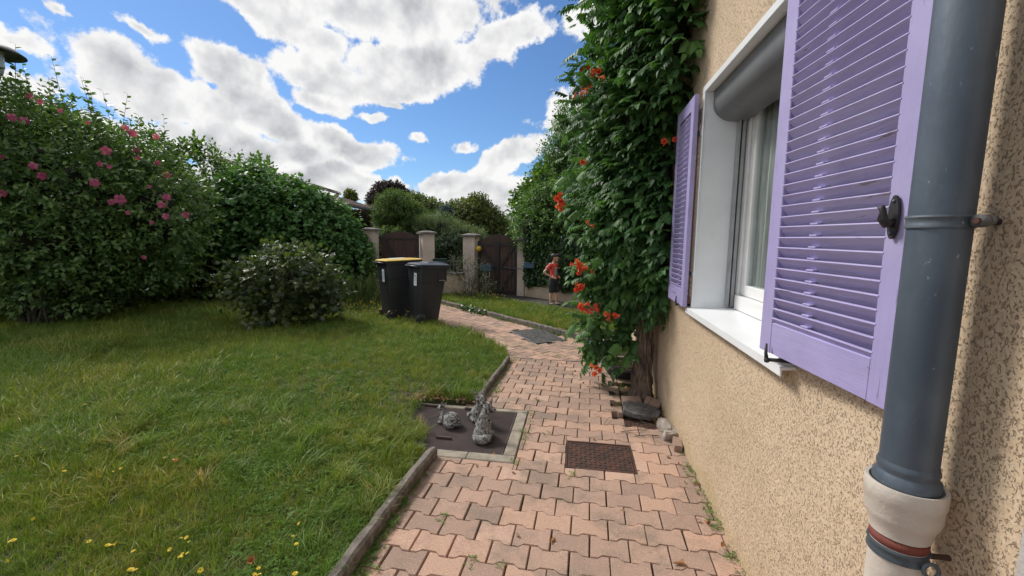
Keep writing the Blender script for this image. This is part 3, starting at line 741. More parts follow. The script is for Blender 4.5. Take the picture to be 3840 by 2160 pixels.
rf = MB().add([(WX-.03, HY0-.3, HZ+.142), (WX+HD+.4, HY0-.3, HZ+.142), (WX+HD/2, HY0-.3, HZ+1.6), (WX-.03, HY1+.03, HZ+.142), (WX+HD+.4, HY1+.03, HZ+.142), (WX+HD/2, HY1+.03, HZ+1.6)], [(0, 1, 2), (3, 5, 4), (0, 2, 5, 3), (1, 4, 5, 2)])
rf.build('roof', m_tile, house, True)
m_sur = M('pale_grey_surround', (.55, .53, .50), (.42, .40, .38), 4, .9, .004, 90)
MB().box((WX-.012, -.60, -.09), (WX+.02, .845, 2.2), .004).build('door_surround', m_sur, house, True)
MB().box((WX-.016, -.50, -.09), (WX-.0125, .72, 2.1)).build('door', m_wood, house, True)
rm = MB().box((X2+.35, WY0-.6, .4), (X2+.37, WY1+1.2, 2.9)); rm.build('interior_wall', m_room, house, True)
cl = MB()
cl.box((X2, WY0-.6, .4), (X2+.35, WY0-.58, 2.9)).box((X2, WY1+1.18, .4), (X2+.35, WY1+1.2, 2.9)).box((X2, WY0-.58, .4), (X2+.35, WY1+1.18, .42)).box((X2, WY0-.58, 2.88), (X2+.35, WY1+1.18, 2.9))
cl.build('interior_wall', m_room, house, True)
# window: the white metal lining is the part, its pieces its children
sz, sx = .045, .022
wf = MB().box((WX-sx, WY0-.03, WZ1-.002), (WX+.25, WY1+.045, WZ1+.040), .002)
wf.box((WX-sx, WY1-.002, WZ0), (WX+.25, WY1+.045, WZ1-.004), .002)
wf.box((WX-sx, WY0-.03, WZ0), (WX+.25, WY0+.002, WZ1-.004), .002)
wf.box((WX-.004-sx, WY1-.014, WZ0+.012), (WX-sx+.004, WY1-.004, WZ1-.006), .002)
win = wf.build('window', m_white, house, True)
sill = MB().prism([(WX-.052, 0), (WX-.052, -.036), (WX-.048, -.036), (WX-.048, -.012), (WX+.29, .012), (WX+.29, .022)], WY0-.12, WY1+.05)
sill.v = [(x, z, y+WZ0) for x, y, z in sill.v]
sill.build('sill', m_white, win, True)
# roller shutter box, a quarter round
bx = []
for k in range(9):
    an = math.pi/2*k/8; bx.append((WX+.165-.13*math.cos(an), WZ1-.085-.115*math.sin(an)))
prof = [(WX+.035, WZ1-.005)]+bx+[(WX+.245, WZ1-.20), (WX+.245, WZ1-.005)]
p_ = MB().prism(prof, WY0+.004, WY1-.006); p_.v = [(x, z, y) for x, y, z in p_.v]; p_.build('roller_box', m_grey, win, True, R(25))
MB().box((WX+.190, WY1-.05, WZ0+.03), (WX+.203, WY1-.006, WZ1-.20)).build('guide_rail', m_guide, win, True)
MB().box((WX+.206, WY1-.045, WZ0+.03), (WX+.212, WY1-.006, WZ1-.20)).build('guide_seal', m_black, win, True)
MB().box((WX+.215, WY1-.042, WZ0+.03), (WX+.236, WY1-.006, WZ1-.20)).build('guide_rail', m_guide, win, True)
XF = WX+.245
fr = MB()
fr.box((XF, WY1-.085, WZ0+.03), (XF+.07, WY1-.002, WZ1-.1), .003); fr.box((XF, WY0+.002, WZ0+.03), (XF+.07, WY0+.08, WZ1-.1), .003)
fr.box((XF-.02, WY0+.08, WZ0+.022), (XF+.07, WY1-.085, WZ0+.115), .003); fr.build('window_frame', m_pvc, win, True)
sh = MB(); y0, y1, z0, z1 = WY0+.09, WY1-.09, WZ0+.118, WZ1-.11
sh.box((XF+.012, y1-.07, z0), (XF+.066, y1, z1), .004).box((XF+.012, y0, z0), (XF+.066, y0+.07, z1), .004).box((XF+.012, y0+.07, z0), (XF+.066, y1-.07, z0+.07), .004).box((XF+.012, (y0+y1)/2-.05, z0+.07), (XF+.068, (y0+y1)/2+.05, z1), .004)
sh.build('sash', m_pvc, win, True)
mg, tg, bg = new_mat('window_glass_clear'); bg.inputs['Base Color'].default_value = (.75, .80, .80, 1); bg.inputs['Roughness'].default_value = .02; bg.inputs['Transmission Weight'].default_value = 1.; bg.inputs['IOR'].default_value = 1.02
bg.inputs['Specular IOR Level'].default_value = .5
gl = tg.node('ShaderNodeBsdfGlossy'); gl.inputs['Roughness'].default_value = .02; trn = tg.node('ShaderNodeBsdfTransparent'); trn.inputs[0].default_value = (.88, .92, .92, 1)
fre = tg.node('ShaderNodeFresnel'); fre.inputs[0].default_value = 1.5; mxg = tg.node('ShaderNodeMixShader'); tg.l.new(tg.math('MULTIPLY', fre.outputs[0], tg.math('SUBTRACT', 1., tg.node('ShaderNodeNewGeometry').outputs['Backfacing'])), mxg.inputs[0]); tg.l.new(trn.outputs[0], mxg.inputs[1]); tg.l.new(gl.outputs[0], mxg.inputs[2]); tg.l.new(mxg.outputs[0], mg.node_tree.nodes['Material Output'].inputs[0])
MB().box((XF+.03, y0+.07, z0+.07), (XF+.036, (y0+y1)/2-.05, z1)).build('pane', mg, win, True)
MB().box((XF+.03, (y0+y1)/2+.05, z0+.07), (XF+.036, y1-.07, z1)).build('pane', mg, win, True)
cu_ = MB(); n = 90; pts = [(XF+.068+.016*math.sin(i*.95)+.006*math.sin(i*2.3), WY0+.03+(WY1-WY0-.05)*i/n) for i in range(n+1)]
cu_.add([(x, y, WZ0+.05) for x, y in pts]+[(x, y, WZ1) for x, y in pts], [(i, i+1, n+2+i, n+1+i) for i in range(n)])
cu_.build('curtain', m_curtain, win, True, True)
for z in (1.34, 2.30):
    MB().box((WX-sx-.005, WY1+.004, z-.018), (WX-sx+.0, WY1+.04, z+.018), .001).build('hinge_plate', m_white, win, True)

def shutter(hinge_y, direction, x_h, x_o, width, ztop=2.62, zbot=1.148):
    """louvred shutter folded open along the wall; the face we see is its inner one"""
    h = np.array((x_h, hinge_y)); dv = nrm(np.array((x_o-x_h, width*direction))); nn = np.array((-abs(dv[1]), dv[0]*np.sign(dv[1])))  # nn points away from the wall
    if nn[0] > 0: nn = -nn
    TH = .030; SW = .075; RB = .120
    def P(u, v, z): q = h+dv*u+nn*v; return (q[0], q[1], z)
    def bar(mb, u0, u1, v0, v1, z0, z1, b=.002):
        q = MB().box((u0, v0, z0), (u1, v1, z1), b); q.v = [P(*p) for p in q.v]; mb.add(q.v, q.f)
    fr = MB(); bar(fr, 0, SW, 0, TH, zbot, ztop); bar(fr, width-SW, width, 0, TH, zbot, ztop)
    s = link('shutter', fr.mesh('shutter', m_lilac), house, True)
    rl = MB(); bar(rl, SW+.0008, width-SW-.0008, .001, TH-.001, zbot+.001, zbot+RB); rl.build('bottom_rail', m_lilac_h, s, True)
    rl = MB(); bar(rl, SW+.0008, width-SW-.0008, .001, TH-.001, ztop-.09, ztop-.001); rl.build('top_rail', m_lilac_h, s, True)
    z = zbot+RB+.012; pitch = .0385; mid = width/2-.05
    while z < ztop-.11:
        q = MB(); t_ = .0045; jz = random.gauss(0, .0006)
        # front edge high and rounded, back edge low
        prof = [(TH+.0005, z+.0075), (TH+.002, z+.0045), (TH+.0005, z+.002), (.002, z-.041), (.002, z-.031), (TH-.006, z+.0085)]
        n = len(prof); vs = []
        for u in (SW-.004, width-SW+.004):
            vs += [P(u, v, zz+jz*(1 if u < .2 else -1)) for v, zz in prof]
        q.add(vs, [tuple(range(n))[::-1], tuple(range(n, 2*n))]+[(i, (i+1) % n, n+(i+1) % n, n+i) for i in range(n)])
        q.build('slat', m_lilac_h, s, True)
        c = MB(); bar(c, mid-.018, mid+.020, TH-.016, TH+.0005, z+.0088, z+.0155, .0015); c.build('slat_clip', m_lilac_h, s, True)
        z += pitch
    return s, P
sA, PA = shutter(WY0-.010, -1, WX-.060, WX-.004, .632, 2.62, 1.146)
# espagnolette hook on the outer stile, at eye level
pl_ = MB(); u_, z_ = .632-.044, 1.642
c = np.array(PA(u_, .0345, z_)); nv = nrm(np.array(PA(0, 1, 0))-np.array(PA(0, 0, 0))); uv_ = nrm(np.array(PA(1, 0, 0))-np.array(PA(0, 0, 0)))
pl_.prism([(math.cos(a)*.0155, math.sin(a)*.055) for a in np.linspace(0, 2*math.pi, 21)[:-1]], 0, .006)
pl_.v = [tuple(c+uv_*x+np.array((0, 0, y))+nv*z) for x, y, z in pl_.v]
pl_.build('hook_plate', m_black, sA, True)
hk = MB().tube([c+nv*.004-np.array((0, 0, .012)), c+nv*.020-np.array((0, 0, .016)), c+nv*.028-uv_*.002-np.array((0, 0, .004)), c+nv*.027-uv_*.003+np.array((0, 0, .014)), c+nv*.033-uv_*.004+np.array((0, 0, .028))], [.011, .012, .011, .007, .008], 10)
hk.build('hook', m_black, sA, True, True)
for dz in (-.040, .040): MB().ell(c+nv*.006+np.array((0, 0, dz)), (.005, .005, .005), 8, 5).build('screw', m_zinc2, sA, True, True)
def stay(P, u, parent, z=1.125):
    a0 = np.array(P(u, .045, z-.012)); wall_ = np.array((WX, a0[1]-.005, z-.02))
    q = MB().tube([wall_, a0+np.array((0, 0, -.006))], [.009, .007], 8).tube([a0+np.array((0, 0, -.015)), a0+np.array((-.004, .004, .02)), a0+np.array((-.002, .010, .055))], [.009, .006, .0045], 8)
    q.ell(a0-np.array((0, 0, .008)), (.011, .011, .011), 8, 6); q.build('stay', m_black, parent, True, True)
stay(PA, .09, sA, 1.142)
sB, PB = shutter(WY1+.018, 1, WX-.050, WX-.045, .50, 2.55, 1.105)
stay(PB, .12, sB)
for z in (1.34, 2.30):
    q = MB().tube([(WX-.05, WY1+.05, z-.03), (WX-.05, WY1+.05, z+.03)], .009, 8).box((WX-.06, WY1+.035, z-.012), (WX-.02, WY1+.055, z+.012), .002); q.build('hinge', m_black, sB, True)

# downpipe
PX, PY, PR_ = WX-.088, 1.005, .0505
dp = MB().lathe([(PR_, 1.035), (PR_, HZ)], 40, (PX, PY, 0)).lathe([(PR_-.004, HZ), (PR_-.004, 1.035)], 40, (PX, PY, 0)).build('downpipe', m_zinc, house, True, True)
MB().lathe([(PR_+.0005, 1.095), (PR_+.0035, 1.085), (PR_+.0035, 1.078), (PR_+.001, 1.072), (PR_+.002, 1.068), (PR_+.008, 1.060), (PR_+.0085, 1.043), (PR_-.003, 1.040)], 40, (PX, PY, 0)).build('pipe_foot_collar', m_zinc, dp, True, R(50))
MB().lathe([(.0615, 1.030), (.0635, 1.044), (.0700, 1.046), (.0715, 1.040), (.0710, 1.010), (.0685, 1.006), (.0675, .975), (.0640, .962), (.0600, .955), (.0550, .935), (.0540, .925), (.0485, .925), (.0485, 1.02)], 40, (PX, PY, 0), True).build('pipe_socket', m_cream, dp, True, R(45))
MB().lathe([(.0520, .9245), (.0525, .925), (.0525, .902), (.0518, .9015)], 40, (PX, PY, 0)).build('primer_ring', m_red, dp, True, True)
MB().lathe([(.0512, -.05), (.0512, .930)], 40, (PX, PY, 0)).build('lower_pipe', m_cream, dp, True, True)
def clamp(z, r, w, mat, lug):
    q = MB().lathe([(r, z-w/2), (r+.0035, z-w/2), (r+.0040, z-w/2+.004), (r+.0020, z-w/6), (r+.0020, z+w/6), (r+.0045, z+w/2-.004), (r+.0035, z+w/2), (r, z+w/2)], 40, (PX, PY, 0), True)
    cl_ = q.build('clamp_band', mat, dp, True, R(40))
    a = R(-65); c = np.array((PX+(r+.012)*math.cos(a), PY+(r+.012)*math.sin(a), z))
    if lug:
        b = MB().tube([c+np.array((-.010, -.008, 0)), c+np.array((.006, -.002, 0))], [.0135, .0125], 10).tube([c+np.array((.012, .0, .002)), c+np.array((.022, .004, .002))], .0105, 10); b.build('clamp_lug', m_greyiron, cl_, True, True)
        MB().tube([c+np.array((-.016, -.010, 0)), c+np.array((-.009, -.0075, 0))], .0062, 6).build('bolt', m_rust, cl_, True)
        MB().tube([(PX+r-.004, PY-.022, z), (WX, PY-.022, z)], .007, 8).build('wall_bolt', m_black, cl_, True)
    else:
        MB().tube([c+np.array((.012*math.cos(t)-.004, -.012*math.cos(t)*.3-.006, -.006+.016*math.sin(t))) for t in np.linspace(0, 2*math.pi, 14)], .0042, 6).build('clamp_lug', m_zinc2, cl_, True, True)
        MB().tube([(PX+r-.004, PY-.022, z), (WX, PY-.022, z)], .006, 8).build('wall_bolt', m_rust, cl_, True)
clamp(1.622, PR_, .026, m_zinc2, True)
clamp(.886, .0512, .026, m_zinc2, False)

# ------------------------------------------------------------------ trumpet vine on the wall
VELL = [((.66, 4.75, 2.0), (.46, 1.0, 1.0)), ((.66, 4.7, 3.1), (.50, 1.2, 1.2)), ((.74, 3.85, 3.45), (.17, .62, .95)), ((.52, 4.65, 1.12), (.32, .55, .36)),
        ((.90, 4.7, 4.6), (.55, 1.5, 1.1)), ((.66, 5.7, 2.3), (.46, .9, 1.7)), ((.77, 4.05, 1.75), (.13, .42, .85)), ((.54, 4.5, 1.55), (.34, .6, .5))]
vine = empty('trumpet_vine', 'tall leafy trumpet vine with orange flowers climbing the house wall', 'climbing plant', (.70, 4.25, 0))
def pinnate(n=4):
    """a compound leaf: leaflets in pairs on a drooping stalk, toothed, length 1"""
    Vs, Fs, b = [], [], 0
    Vt, Ft = LEAF_T
    for i in range(2*n+1):
        u = .25+.62*(i//2)/n; sg = 1 if i % 2 else -1
        p = np.array((0, u, -.22*u*u)); t = np.array((sg*.9, .45, -.35)) if i < 2*n else np.array((0, 1, -.5)); sc_ = .40 if i < 2*n else .44
        if i == 2*n: p = np.array((0, .90, -.18))
        t = nrm(t); N = nrm(np.array((0, .15, 1))-t*(np.array((0, .15, 1))@t)); B = np.cross(t, N)
        Vs.append(p+sc_*(Vt[:, :1]*B+Vt[:, 1:2]*t+Vt[:, 2:]*N)); Fs.append(Ft+b); b += len(Vt)
    st = np.array([(-.008, 0, 0), (.008, 0, 0), (.006, .5, -.055), (-.006, .5, -.055), (.003, .95, -.2), (-.003, .95, -.2)])
    Vs.append(st); Fs.append(np.array([(0, 1, 2), (0, 2, 3), (3, 2, 4), (3, 4, 5)])+b)
    return np.concatenate(Vs), np.concatenate(Fs)
PIN = pinnate()
P, D = shell(VELL, 9000, .32, .22, 3.4)
ok = (P[:, 0] < WX-.02) & ~((P[:, 1] < 3.70) & (P[:, 2] < 2.66)) & (P[:, 1] > 3.2)
P, D = P[ok], D[ok]
q_ = P-EYE; z_ = q_@FW; px_, py_ = 1920+FPX*(q_@RT)/z_, 1080-FPX*(q_@UP)/z_
ok = ~((px_ < 2235) & (py_ > 860) & (py_ < 1190)); P, D = P[ok], D[ok]      # the sprays are thinner here, at a child's height
D = nrm(D*np.array((1, 1, .4))+np.array((-.35, -.1, 0)))
n = len(P)
T = nrm(D+rng.normal(size=(n, 3))*.35+np.array((0, 0, -.25))); N = nrm(D*.35+np.array((0, 0, .9))+rng.normal(size=(n, 3))*.25)
dist = np.linalg.norm(P-EYE, axis=1)
score = dist+.6*(P[:, 0])+rng.random(n)*.6
idx = np.argsort(score); near, restv = idx[:150], idx[150:]
V, Fs, A = merge([stamp(PIN, P[restv], T[restv], N[restv], .115+.075*rng.random(len(restv)))])
o = link('foliage', mesh_np('foliage', V, Fs, G_VINE, False, A), vine, True); o['kind'] = 'stuff'
pm = [mesh_np('leaf', PIN[0], [PIN[1]], G_VINE, False, np.full(len(PIN[0]), v_)) for v_ in (.25, .5, .8)]
for i in near:
    t_ = Vector(T[i]); n_ = Vector(N[i]); n_ = (n_-t_*n_.dot(t_)).normalized(); b_ = t_.cross(n_); s_ = .13+.06*random.random()
    o = link('leaf', random.choice(pm), vine, False)
    m4 = Matrix((b_*s_, t_*s_, n_*s_)).transposed().to_4x4(); m4.translation = Vector(P[i])-vine.location; o.matrix_basis = m4
o = core([e for e in VELL if e[0][2] > 1.2], .60); o.v = [(min(x, WX-.01), y, z) for x, y, z in o.v]; o = o.build('dark_vine_core', m_inner, vine, True, True); o['kind'] = 'stuff'  # dark core added behind the vine leaves, standing in for inner shade
# lower hanging skirt of leaves
tb = MB()
tb.tube([(.66, 4.20, -.06), (.655, 4.22, .10), (.665, 4.24, .30), (.70, 4.28, .60), (.68, 4.32, 1.0), (.70, 4.4, 1.6)], [.125, .090, .072, .070, .066, .05], 14)
tb.tube([(.72, 4.16, -.06), (.725, 4.18, .12), (.745, 4.22, .38), (.735, 4.26, .75), (.76, 4.3, 1.1), (.77, 4.35, 1.7)], [.085, .066, .052, .050, .046, .035], 12)
tb.tube([(.60, 4.20, -.06), (.62, 4.2, .12), (.69, 4.2, .35), (.72, 4.22, .6)], [.075, .055, .04, .03], 10)
for a_ in range(9):
    an = a_*.75; rr_ = .10+.03*random.random()
    tb.tube([(.68+math.cos(an)*rr_, 4.20+math.sin(an)*rr_*.8, -.05), (.68+math.cos(an)*.075, 4.21+math.sin(an)*.06, .12), (.69+math.cos(an+.6)*.055, 4.24+math.sin(an+.6)*.05, .38), (.70+math.cos(an+1.2)*.05, 4.27+math.sin(an+1.2)*.045, .8), (.70+math.cos(an+1.8)*.045, 4.3+math.sin(an+1.8)*.04, 1.15)], [.032, .022, .018, .015, .012], 8)
tk = blend(tb, 'trunk', m_bark, .0055, 1, vine, True)
V = np.zeros(len(tk.data.vertices)*3); tk.data.vertices.foreach_get('co', V); V = V.reshape(-1, 3); Nn = np.array([v.normal for v in tk.data.vertices])
cx_, cy_ = .69, 4.24; an = np.arctan2(V[:, 1]-cy_, V[:, 0]-cx_); ph = an*13+V[:, 2]*9+2.4*lump(V, 14)
furrow = -np.abs(np.sin(ph*.5))**.6*.013+.012*lump(V, 22)+.006*lump(V, 60)
V = V+Nn*furrow[:, None]; tk.data.vertices.foreach_set('co', V.ravel()); tk.data.update()
for k in range(12):
    z0 = random.uniform(.9, 3.8); y0 = random.uniform(4.0, 4.8); x0 = WX-random.uniform(.03, .2)
    q = MB(); q.tube([(x0, y0, z0), (x0-.08, y0-.1, z0+.35), (x0+.02, y0-.1+random.gauss(0, .15), z0+.8)], [.010, .008, .004], 6); q.build('stem', m_bark2, vine, True, True)

def trumpet(L=.062, r=.026):
    mb = MB(); n = 10
    prof = [(.003, 0), (.006, .25*L), (.009, .6*L), (.013, .85*L)]
    rings = [[(a*math.cos(2*math.pi*k/n), a*math.sin(2*math.pi*k/n), z) for k in range(n)] for a, z in prof]
    rings.append([((r*(1 if k % 2 == 0 else .72))*math.cos(2*math.pi*k/n), (r*(1 if k % 2 == 0 else .72))*math.sin(2*math.pi*k/n), L*(1.02 if k % 2 else .96)) for k in range(n)])
    vs = [v for q in rings for v in q]; fs = [(i*n+k, i*n+(k+1) % n, (i+1)*n+(k+1) % n, (i+1)*n+k) for i in range(4) for k in range(n)]
    mb.cur = .3; return mb.add(vs, fs)
TR = trumpet(); TRV, TRF = np.array(TR.v), TR.f
def cluster(c, out, nfl, spread=.055, size=1.):
    mb = MB(); c = np.array(c, float); out = nrm(out)
    for k in range(nfl):
        d = nrm(out+rng.normal(size=3)*.75+np.array((0, 0, .12))); a = nrm(np.cross(d, rng.normal(size=3))); b = np.cross(d, a)
        base = c+rng.normal(size=3)*spread*.28; s_ = size*(.8+.45*random.random()); mb.cur = random.random()
        mb.add([base+s_*(v[0]*a+v[1]*b+v[2]*d) for v in TRV], TRF)
    return mb
VF = [((2105, 750), 9), ((2170, 1000), 9), ((2168, 1080), 7), ((2185, 1150), 6), ((2235, 1165), 6), ((2295, 1172), 6), ((2235, 1392), 5), ((2205, 845), 2), ((2490, 540), 2), ((2550, 538), 2),
      ((2180, 600), 3), ((2240, 280), 4), ((2205, 315), 3), ((2160, 352), 4), ((2198, 238), 2), ((2212, 1003), 2), ((2243, 465), 2)]
for k, ((px, py), nf) in enumerate(VF):
    Yf = 4.05 if px < 2400 else 3.72
    if 1130 < py < 1200: Yf = 4.0
    c = hit(px, py, VELL)
    if c is None or py > 560: c = at_y(px, py, Yf)
    if px > 2400: c = at_y(px, py, 3.60)
    o = cluster(c, EYE-c, nf, .07).build('flower_cluster', G_ORANGE, vine, True)
    inner = c+np.array((.12, .25, .05)); q = MB().tube([c, (c+inner)/2-np.array((0, 0, .03)), inner], .003, 5); q.build('stem', m_twig, vine, True)
q_ = []
for _ in range(95):
    z0 = random.uniform(1.0, 4.3); y0 = random.uniform(3.9, 5.3); lx = .14+.10*math.sin(z0*2.1)+random.gauss(0, .05)
    if z0 < 1.75: lx += .14
    d = nrm(np.array((-.8, random.uniform(-.6, .1), random.uniform(-.7, .5)))); L = random.uniform(.15, .42)
    for u in np.linspace(0, 1, 4): q_.append((np.array((lx, y0, z0))+d*L*u+np.array((0, 0, -.10*u*u)), d))
P = np.array([a for a, b in q_]); D = np.array([b for a, b in q_]); z_ = (P-EYE)@FW; px_, py_ = 1920+FPX*((P-EYE)@RT)/z_, 1080-FPX*((P-EYE)@UP)/z_
ok = ~((px_ < 2235) & (py_ > 860) & (py_ < 1190)) & (px_ > 2120); P, D = P[ok], D[ok]; n = len(P)
V, Fs, A = merge([stamp(PIN, P, D+rng.normal(size=(n, 3))*.45+np.array((0, 0, -.25)), rng.normal(size=(n, 3))*.35+np.array((-.1, -.1, 1)), .10+.09*rng.random(n))])
o = link('foliage', mesh_np('foliage', V, Fs, G_VINE, False, A), vine, True); o['kind'] = 'stuff'
# the stem that carries the lowest hanging flowers
c = at_y(2235, 1385, 4.05); MB().tube([c, c+np.array((.03, .05, .12)), c+np.array((.10, .15, .28))], .003, 5).build('stem', m_twig, vine, True)
# skirt: extra sprays low on the left
sk = [at_y(px, py, 4.2+.3*random.random()) for px, py in [(2210, 1290), (2240, 1310), (2260, 1330), (2300, 1340), (2190, 1200), (2230, 1240), (2330, 1330), (2350, 1300), (2270, 1270), (2300, 1290), (2210, 1120), (2360, 1260), (2250, 1210), (2320, 1240), (2215, 1050), (2205, 960), (2200, 880), (2190, 1000), (2230, 1290), (2350, 1250)]]
sk = np.concatenate([np.array(sk)+rng.normal(size=(len(sk), 3))*.05 for _ in range(9)])
n = len(sk); V, Fs, A = merge([stamp(PIN, sk, rng.normal(size=(n, 3))*.5+np.array((-.5, -.3, -.25)), rng.normal(size=(n, 3))*.3+np.array((-.1, -.2, 1)), .12+.06*rng.random(n))])
o = link('foliage', mesh_np('foliage', V, Fs, G_VINE, False, A), vine, True); o['kind'] = 'stuff'

# ------------------------------------------------------------------ hibiscus, hedge and shrubs down the left side
HELL = [((-9.6, 6.1, 2.5), (1.5, 1.2, 1.55)), ((-8.5, 6.2, 2.2), (1.1, 1.0, 1.35)), ((-7.55, 6.55, 1.9), (.80, .8, 1.1)), ((-11.0, 5.6, 2.4), (1.4, 1.3, 1.9)), ((-8.9, 5.9, 1.5), (1.4, .9, .8)), ((-9.3, 6.0, .8), (1.3, .75, .6))]
hib = plant('hibiscus_shrub', 'tall hibiscus shrub with pink flowers at the left end of the hedge', 'shrub', (-8.95, 5.7, .04), HELL, LEAF, G_HIB, 6800, .088, 8, .30, .42, .32, .15, 2.0)
def shoots(root, ells, n, tpl, mat, size, L=.5, k=10):
    P = []; mb = MB(); parts = []
    for _ in range(n*2):
        c, r = ells[int(rng.integers(len(ells)))]; a, b = rng.uniform(-.85, .85, 2)
        if a*a+b*b < .9: P.append(np.array((c[0]+a*r[0], c[1]+b*r[1], c[2]+r[2]*math.sqrt(1-a*a-b*b)*.97)))
    for p in P:
        h = L*(.4+.9*random.random()); d = np.array((random.gauss(0, .16), random.gauss(0, .16), 1.)); d = d/np.linalg.norm(d)
        mb.tube([p-d*.15, p+d*h*.5, p+d*h], [.005, .004, .002], 4)
        m = k; u = np.linspace(.15, 1, m); Pk = p+d*(h*u)[:, None]; an = np.arange(m)*1.57*2+(np.arange(m)//2)*1.57+random.random()
        Tk = np.stack([np.cos(an), np.sin(an), np.full(m, .5)], 1); parts.append(stamp(tpl, Pk, Tk, np.tile((0, 0, 1.), (m, 1))+rng.normal(size=(m, 3))*.3, size*(1.1-.5*u)*(.9+.3*random.random()), .2+.5*rng.random(m)))
    V, Fs, A = merge(parts); o = link('top_shoots', mesh_np('top_shoots', V, Fs, mat, False, A), root, True); o['kind'] = 'stuff'
    o = mb.build('shoot_stems', m_twig, root, True); o['kind'] = 'stuff'
shoots(hib, HELL[:4], 44, LEAF, G_HIB, .13, .62)
st = []
for k in range(13):
    b_ = np.array((-8.95+random.gauss(0, .13), 5.62+random.gauss(0, .10), .0)); e_ = np.array((-9.0+random.uniform(-.9, 1.2), 6.0+random.uniform(-.5, .5), random.uniform(1.2, 2.6)))
    MB().tube([b_, b_+(e_-b_)*.45+rng.normal(size=3)*.10+np.array((0, 0, .15)), e_], [.016+.014*random.random(), .013, .006], 7).build('stem', m_bark2, hib, True, True)
def rosette(c, out, r):
    mb = MB(); out = nrm(out+rng.normal(size=3)*.45); a = nrm(np.cross(out, (0, 0, 1))); b = np.cross(a, out); n5 = 5; ph = random.random()
    for k in range(n5):
        an = 2*math.pi*(k+ph)/n5; d = a*math.cos(an)+b*math.sin(an); s = np.cross(out, d); mb.cur = random.random()
        pts = [(0, 0, 0), (.55, -.42, .22), (.55, .42, .22), (1., -.46, .10), (1., .46, .14), (1.22, 0, .02)]
        mb.add([np.array(c)+r*(x*d+y*s+z*out) for x, y, z in pts], [(0, 1, 2), (1, 3, 5, 4, 2)])
    mb.cur = .9; mb.tube([c, np.array(c)+out*r*.8], r*.08, 5); return mb
HF = [(45, 440, 1), (92, 452, .9), (110, 360, .8), (150, 382, .7), (470, 478, .8), (497, 500, 1), (585, 512, .8), (397, 565, 1.2), (510, 565, 1), (516, 592, .6), (590, 610, .7), (625, 655, .9), (375, 615, .7), (410, 625, .6),
      (125, 622, .9), (158, 660, 1.), (355, 685, 1.1), (450, 748, 1.3), (418, 758, .8), (625, 740, 1), (605, 768, 1), (622, 812, .9), (695, 805, 1), (8, 725, .9), (560, 700, .5), (10, 590, .6), (225, 415, .7), (330, 460, .5), (480, 798, .6), (540, 965, .6), (570, 835, .5), (70, 310, .5)]
for (px, py, s_) in HF:
    c = hit(px, py, HELL)
    if c is None: c = at_y(px, py, 6.0)
    c = c+nrm(EYE-c)*.18; rosette(c, EYE-c, .053*s_).build('flower', G_PINK, hib, True)
LELL = [((-12.5, 6.2, 2.0), (1.3, 1.5, 2.4)), ((-11.2, 7.6, 1.95), (1.15, 1.2, 2.35)), ((-10.4, 8.7, 1.9), (1.05, 1.1, 2.30)), ((-9.6, 9.5, 1.8), (1.0, 1.0, 2.10)), ((-8.8, 10.3, 1.7), (.95, .95, 1.95)), ((-10.2, 7.6, .9), (1.6, 1.0, .85)), ((-8.9, 8.9, .8), (1.1, .8, .8)), ((-12, 5.6, .8), (1.5, 1., .9)), ((-7.4, 10.6, .9), (1.0, .7, .9)), ((-8.6, 9.9, 1.5), (.8, .7, 1.6))]
hedge = plant('laurel_hedge', 'tall dark green broad-leaved hedge behind the hibiscus', 'hedge', (-10.4, 8.2, .04), LELL, LEAF, G_LAUREL, 8600, .115, 7, .26, .60, .25, .12, 1.6)
shoots(hedge, LELL[:5], 40, LEAF, G_LAUREL, .12, .38, 8)
DELL = [((-7.9, 9.2, 1.75), (.95, .8, 1.35)), ((-7.0, 9.4, 1.60), (1.0, .8, 1.22)), ((-6.2, 9.8, 1.25), (.75, .65, 1.10)), ((-7.2, 9.1, .8), (1.2, .6, .6)), ((-5.65, 9.9, .9), (.45, .5, .75))]
dog = plant('dogwood_shrub', 'rounded mid-green shrub with drooping oval leaves before the neighbour roof', 'shrub', (-7.1, 9.4, .04), DELL, LEAF_W, G_DOG, 4300, .10, 7, .26, .60, .28, .15, 2.0, .25, .35)
shoots(dog, DELL[:3], 26, LEAF_W, G_DOG, .10, .42, 8)
PELL = [((-5.06, 6.5, .84), (.50, .48, .52)), ((-4.72, 6.55, .78), (.46, .45, .52)), ((-5.48, 6.45, .68), (.42, .42, .38)), ((-4.42, 6.6, .58), (.28, .35, .34)), ((-5.0, 6.4, .36), (.62, .48, .28))]
def pdiv():
    Vs, Fs, b = [], [], 0
    for a_, s_ in ((-.95, .6), (-.5, .8), (0, 1), (.5, .8), (.95, .6)):
        V, Fq = LEAF_N; c, s = math.cos(a_), math.sin(a_); q = V*s_*.75; Vs.append(np.stack([q[:, 0]*c+q[:, 1]*s, -q[:, 0]*s+q[:, 1]*c+.18, q[:, 2]], 1)); Fs.append(Fq+b); b += len(V)
    return np.concatenate(Vs), np.concatenate(Fs)
PEO = pdiv()
peony = plant('peony_bush', 'low dark glossy bush standing alone on the lawn before the hedge', 'bush', (-5.0, 6.5, .04), PELL, PEO, G_PEONY, 950, .130, 5, .24, .45, .42, .40, 4., .35)
MB().tube([(-5.9, 6.35, .55), (-6.1, 6.3, .78), (-6.28, 6.25, .82)], .006, 5).build('stem', m_twig, peony, True)
P = np.array([(-6.1, 6.3, .78), (-6.28, 6.25, .82), (-6.2, 6.28, .74)]); V, Fs, A = merge([sprigs(PEO, P, np.array([(-1., 0, .2)]*3), .15, 6, .15)]); o = link('foliage', mesh_np('foliage', V, Fs, G_PEONY, False, A), peony, True); o['kind'] = 'stuff'
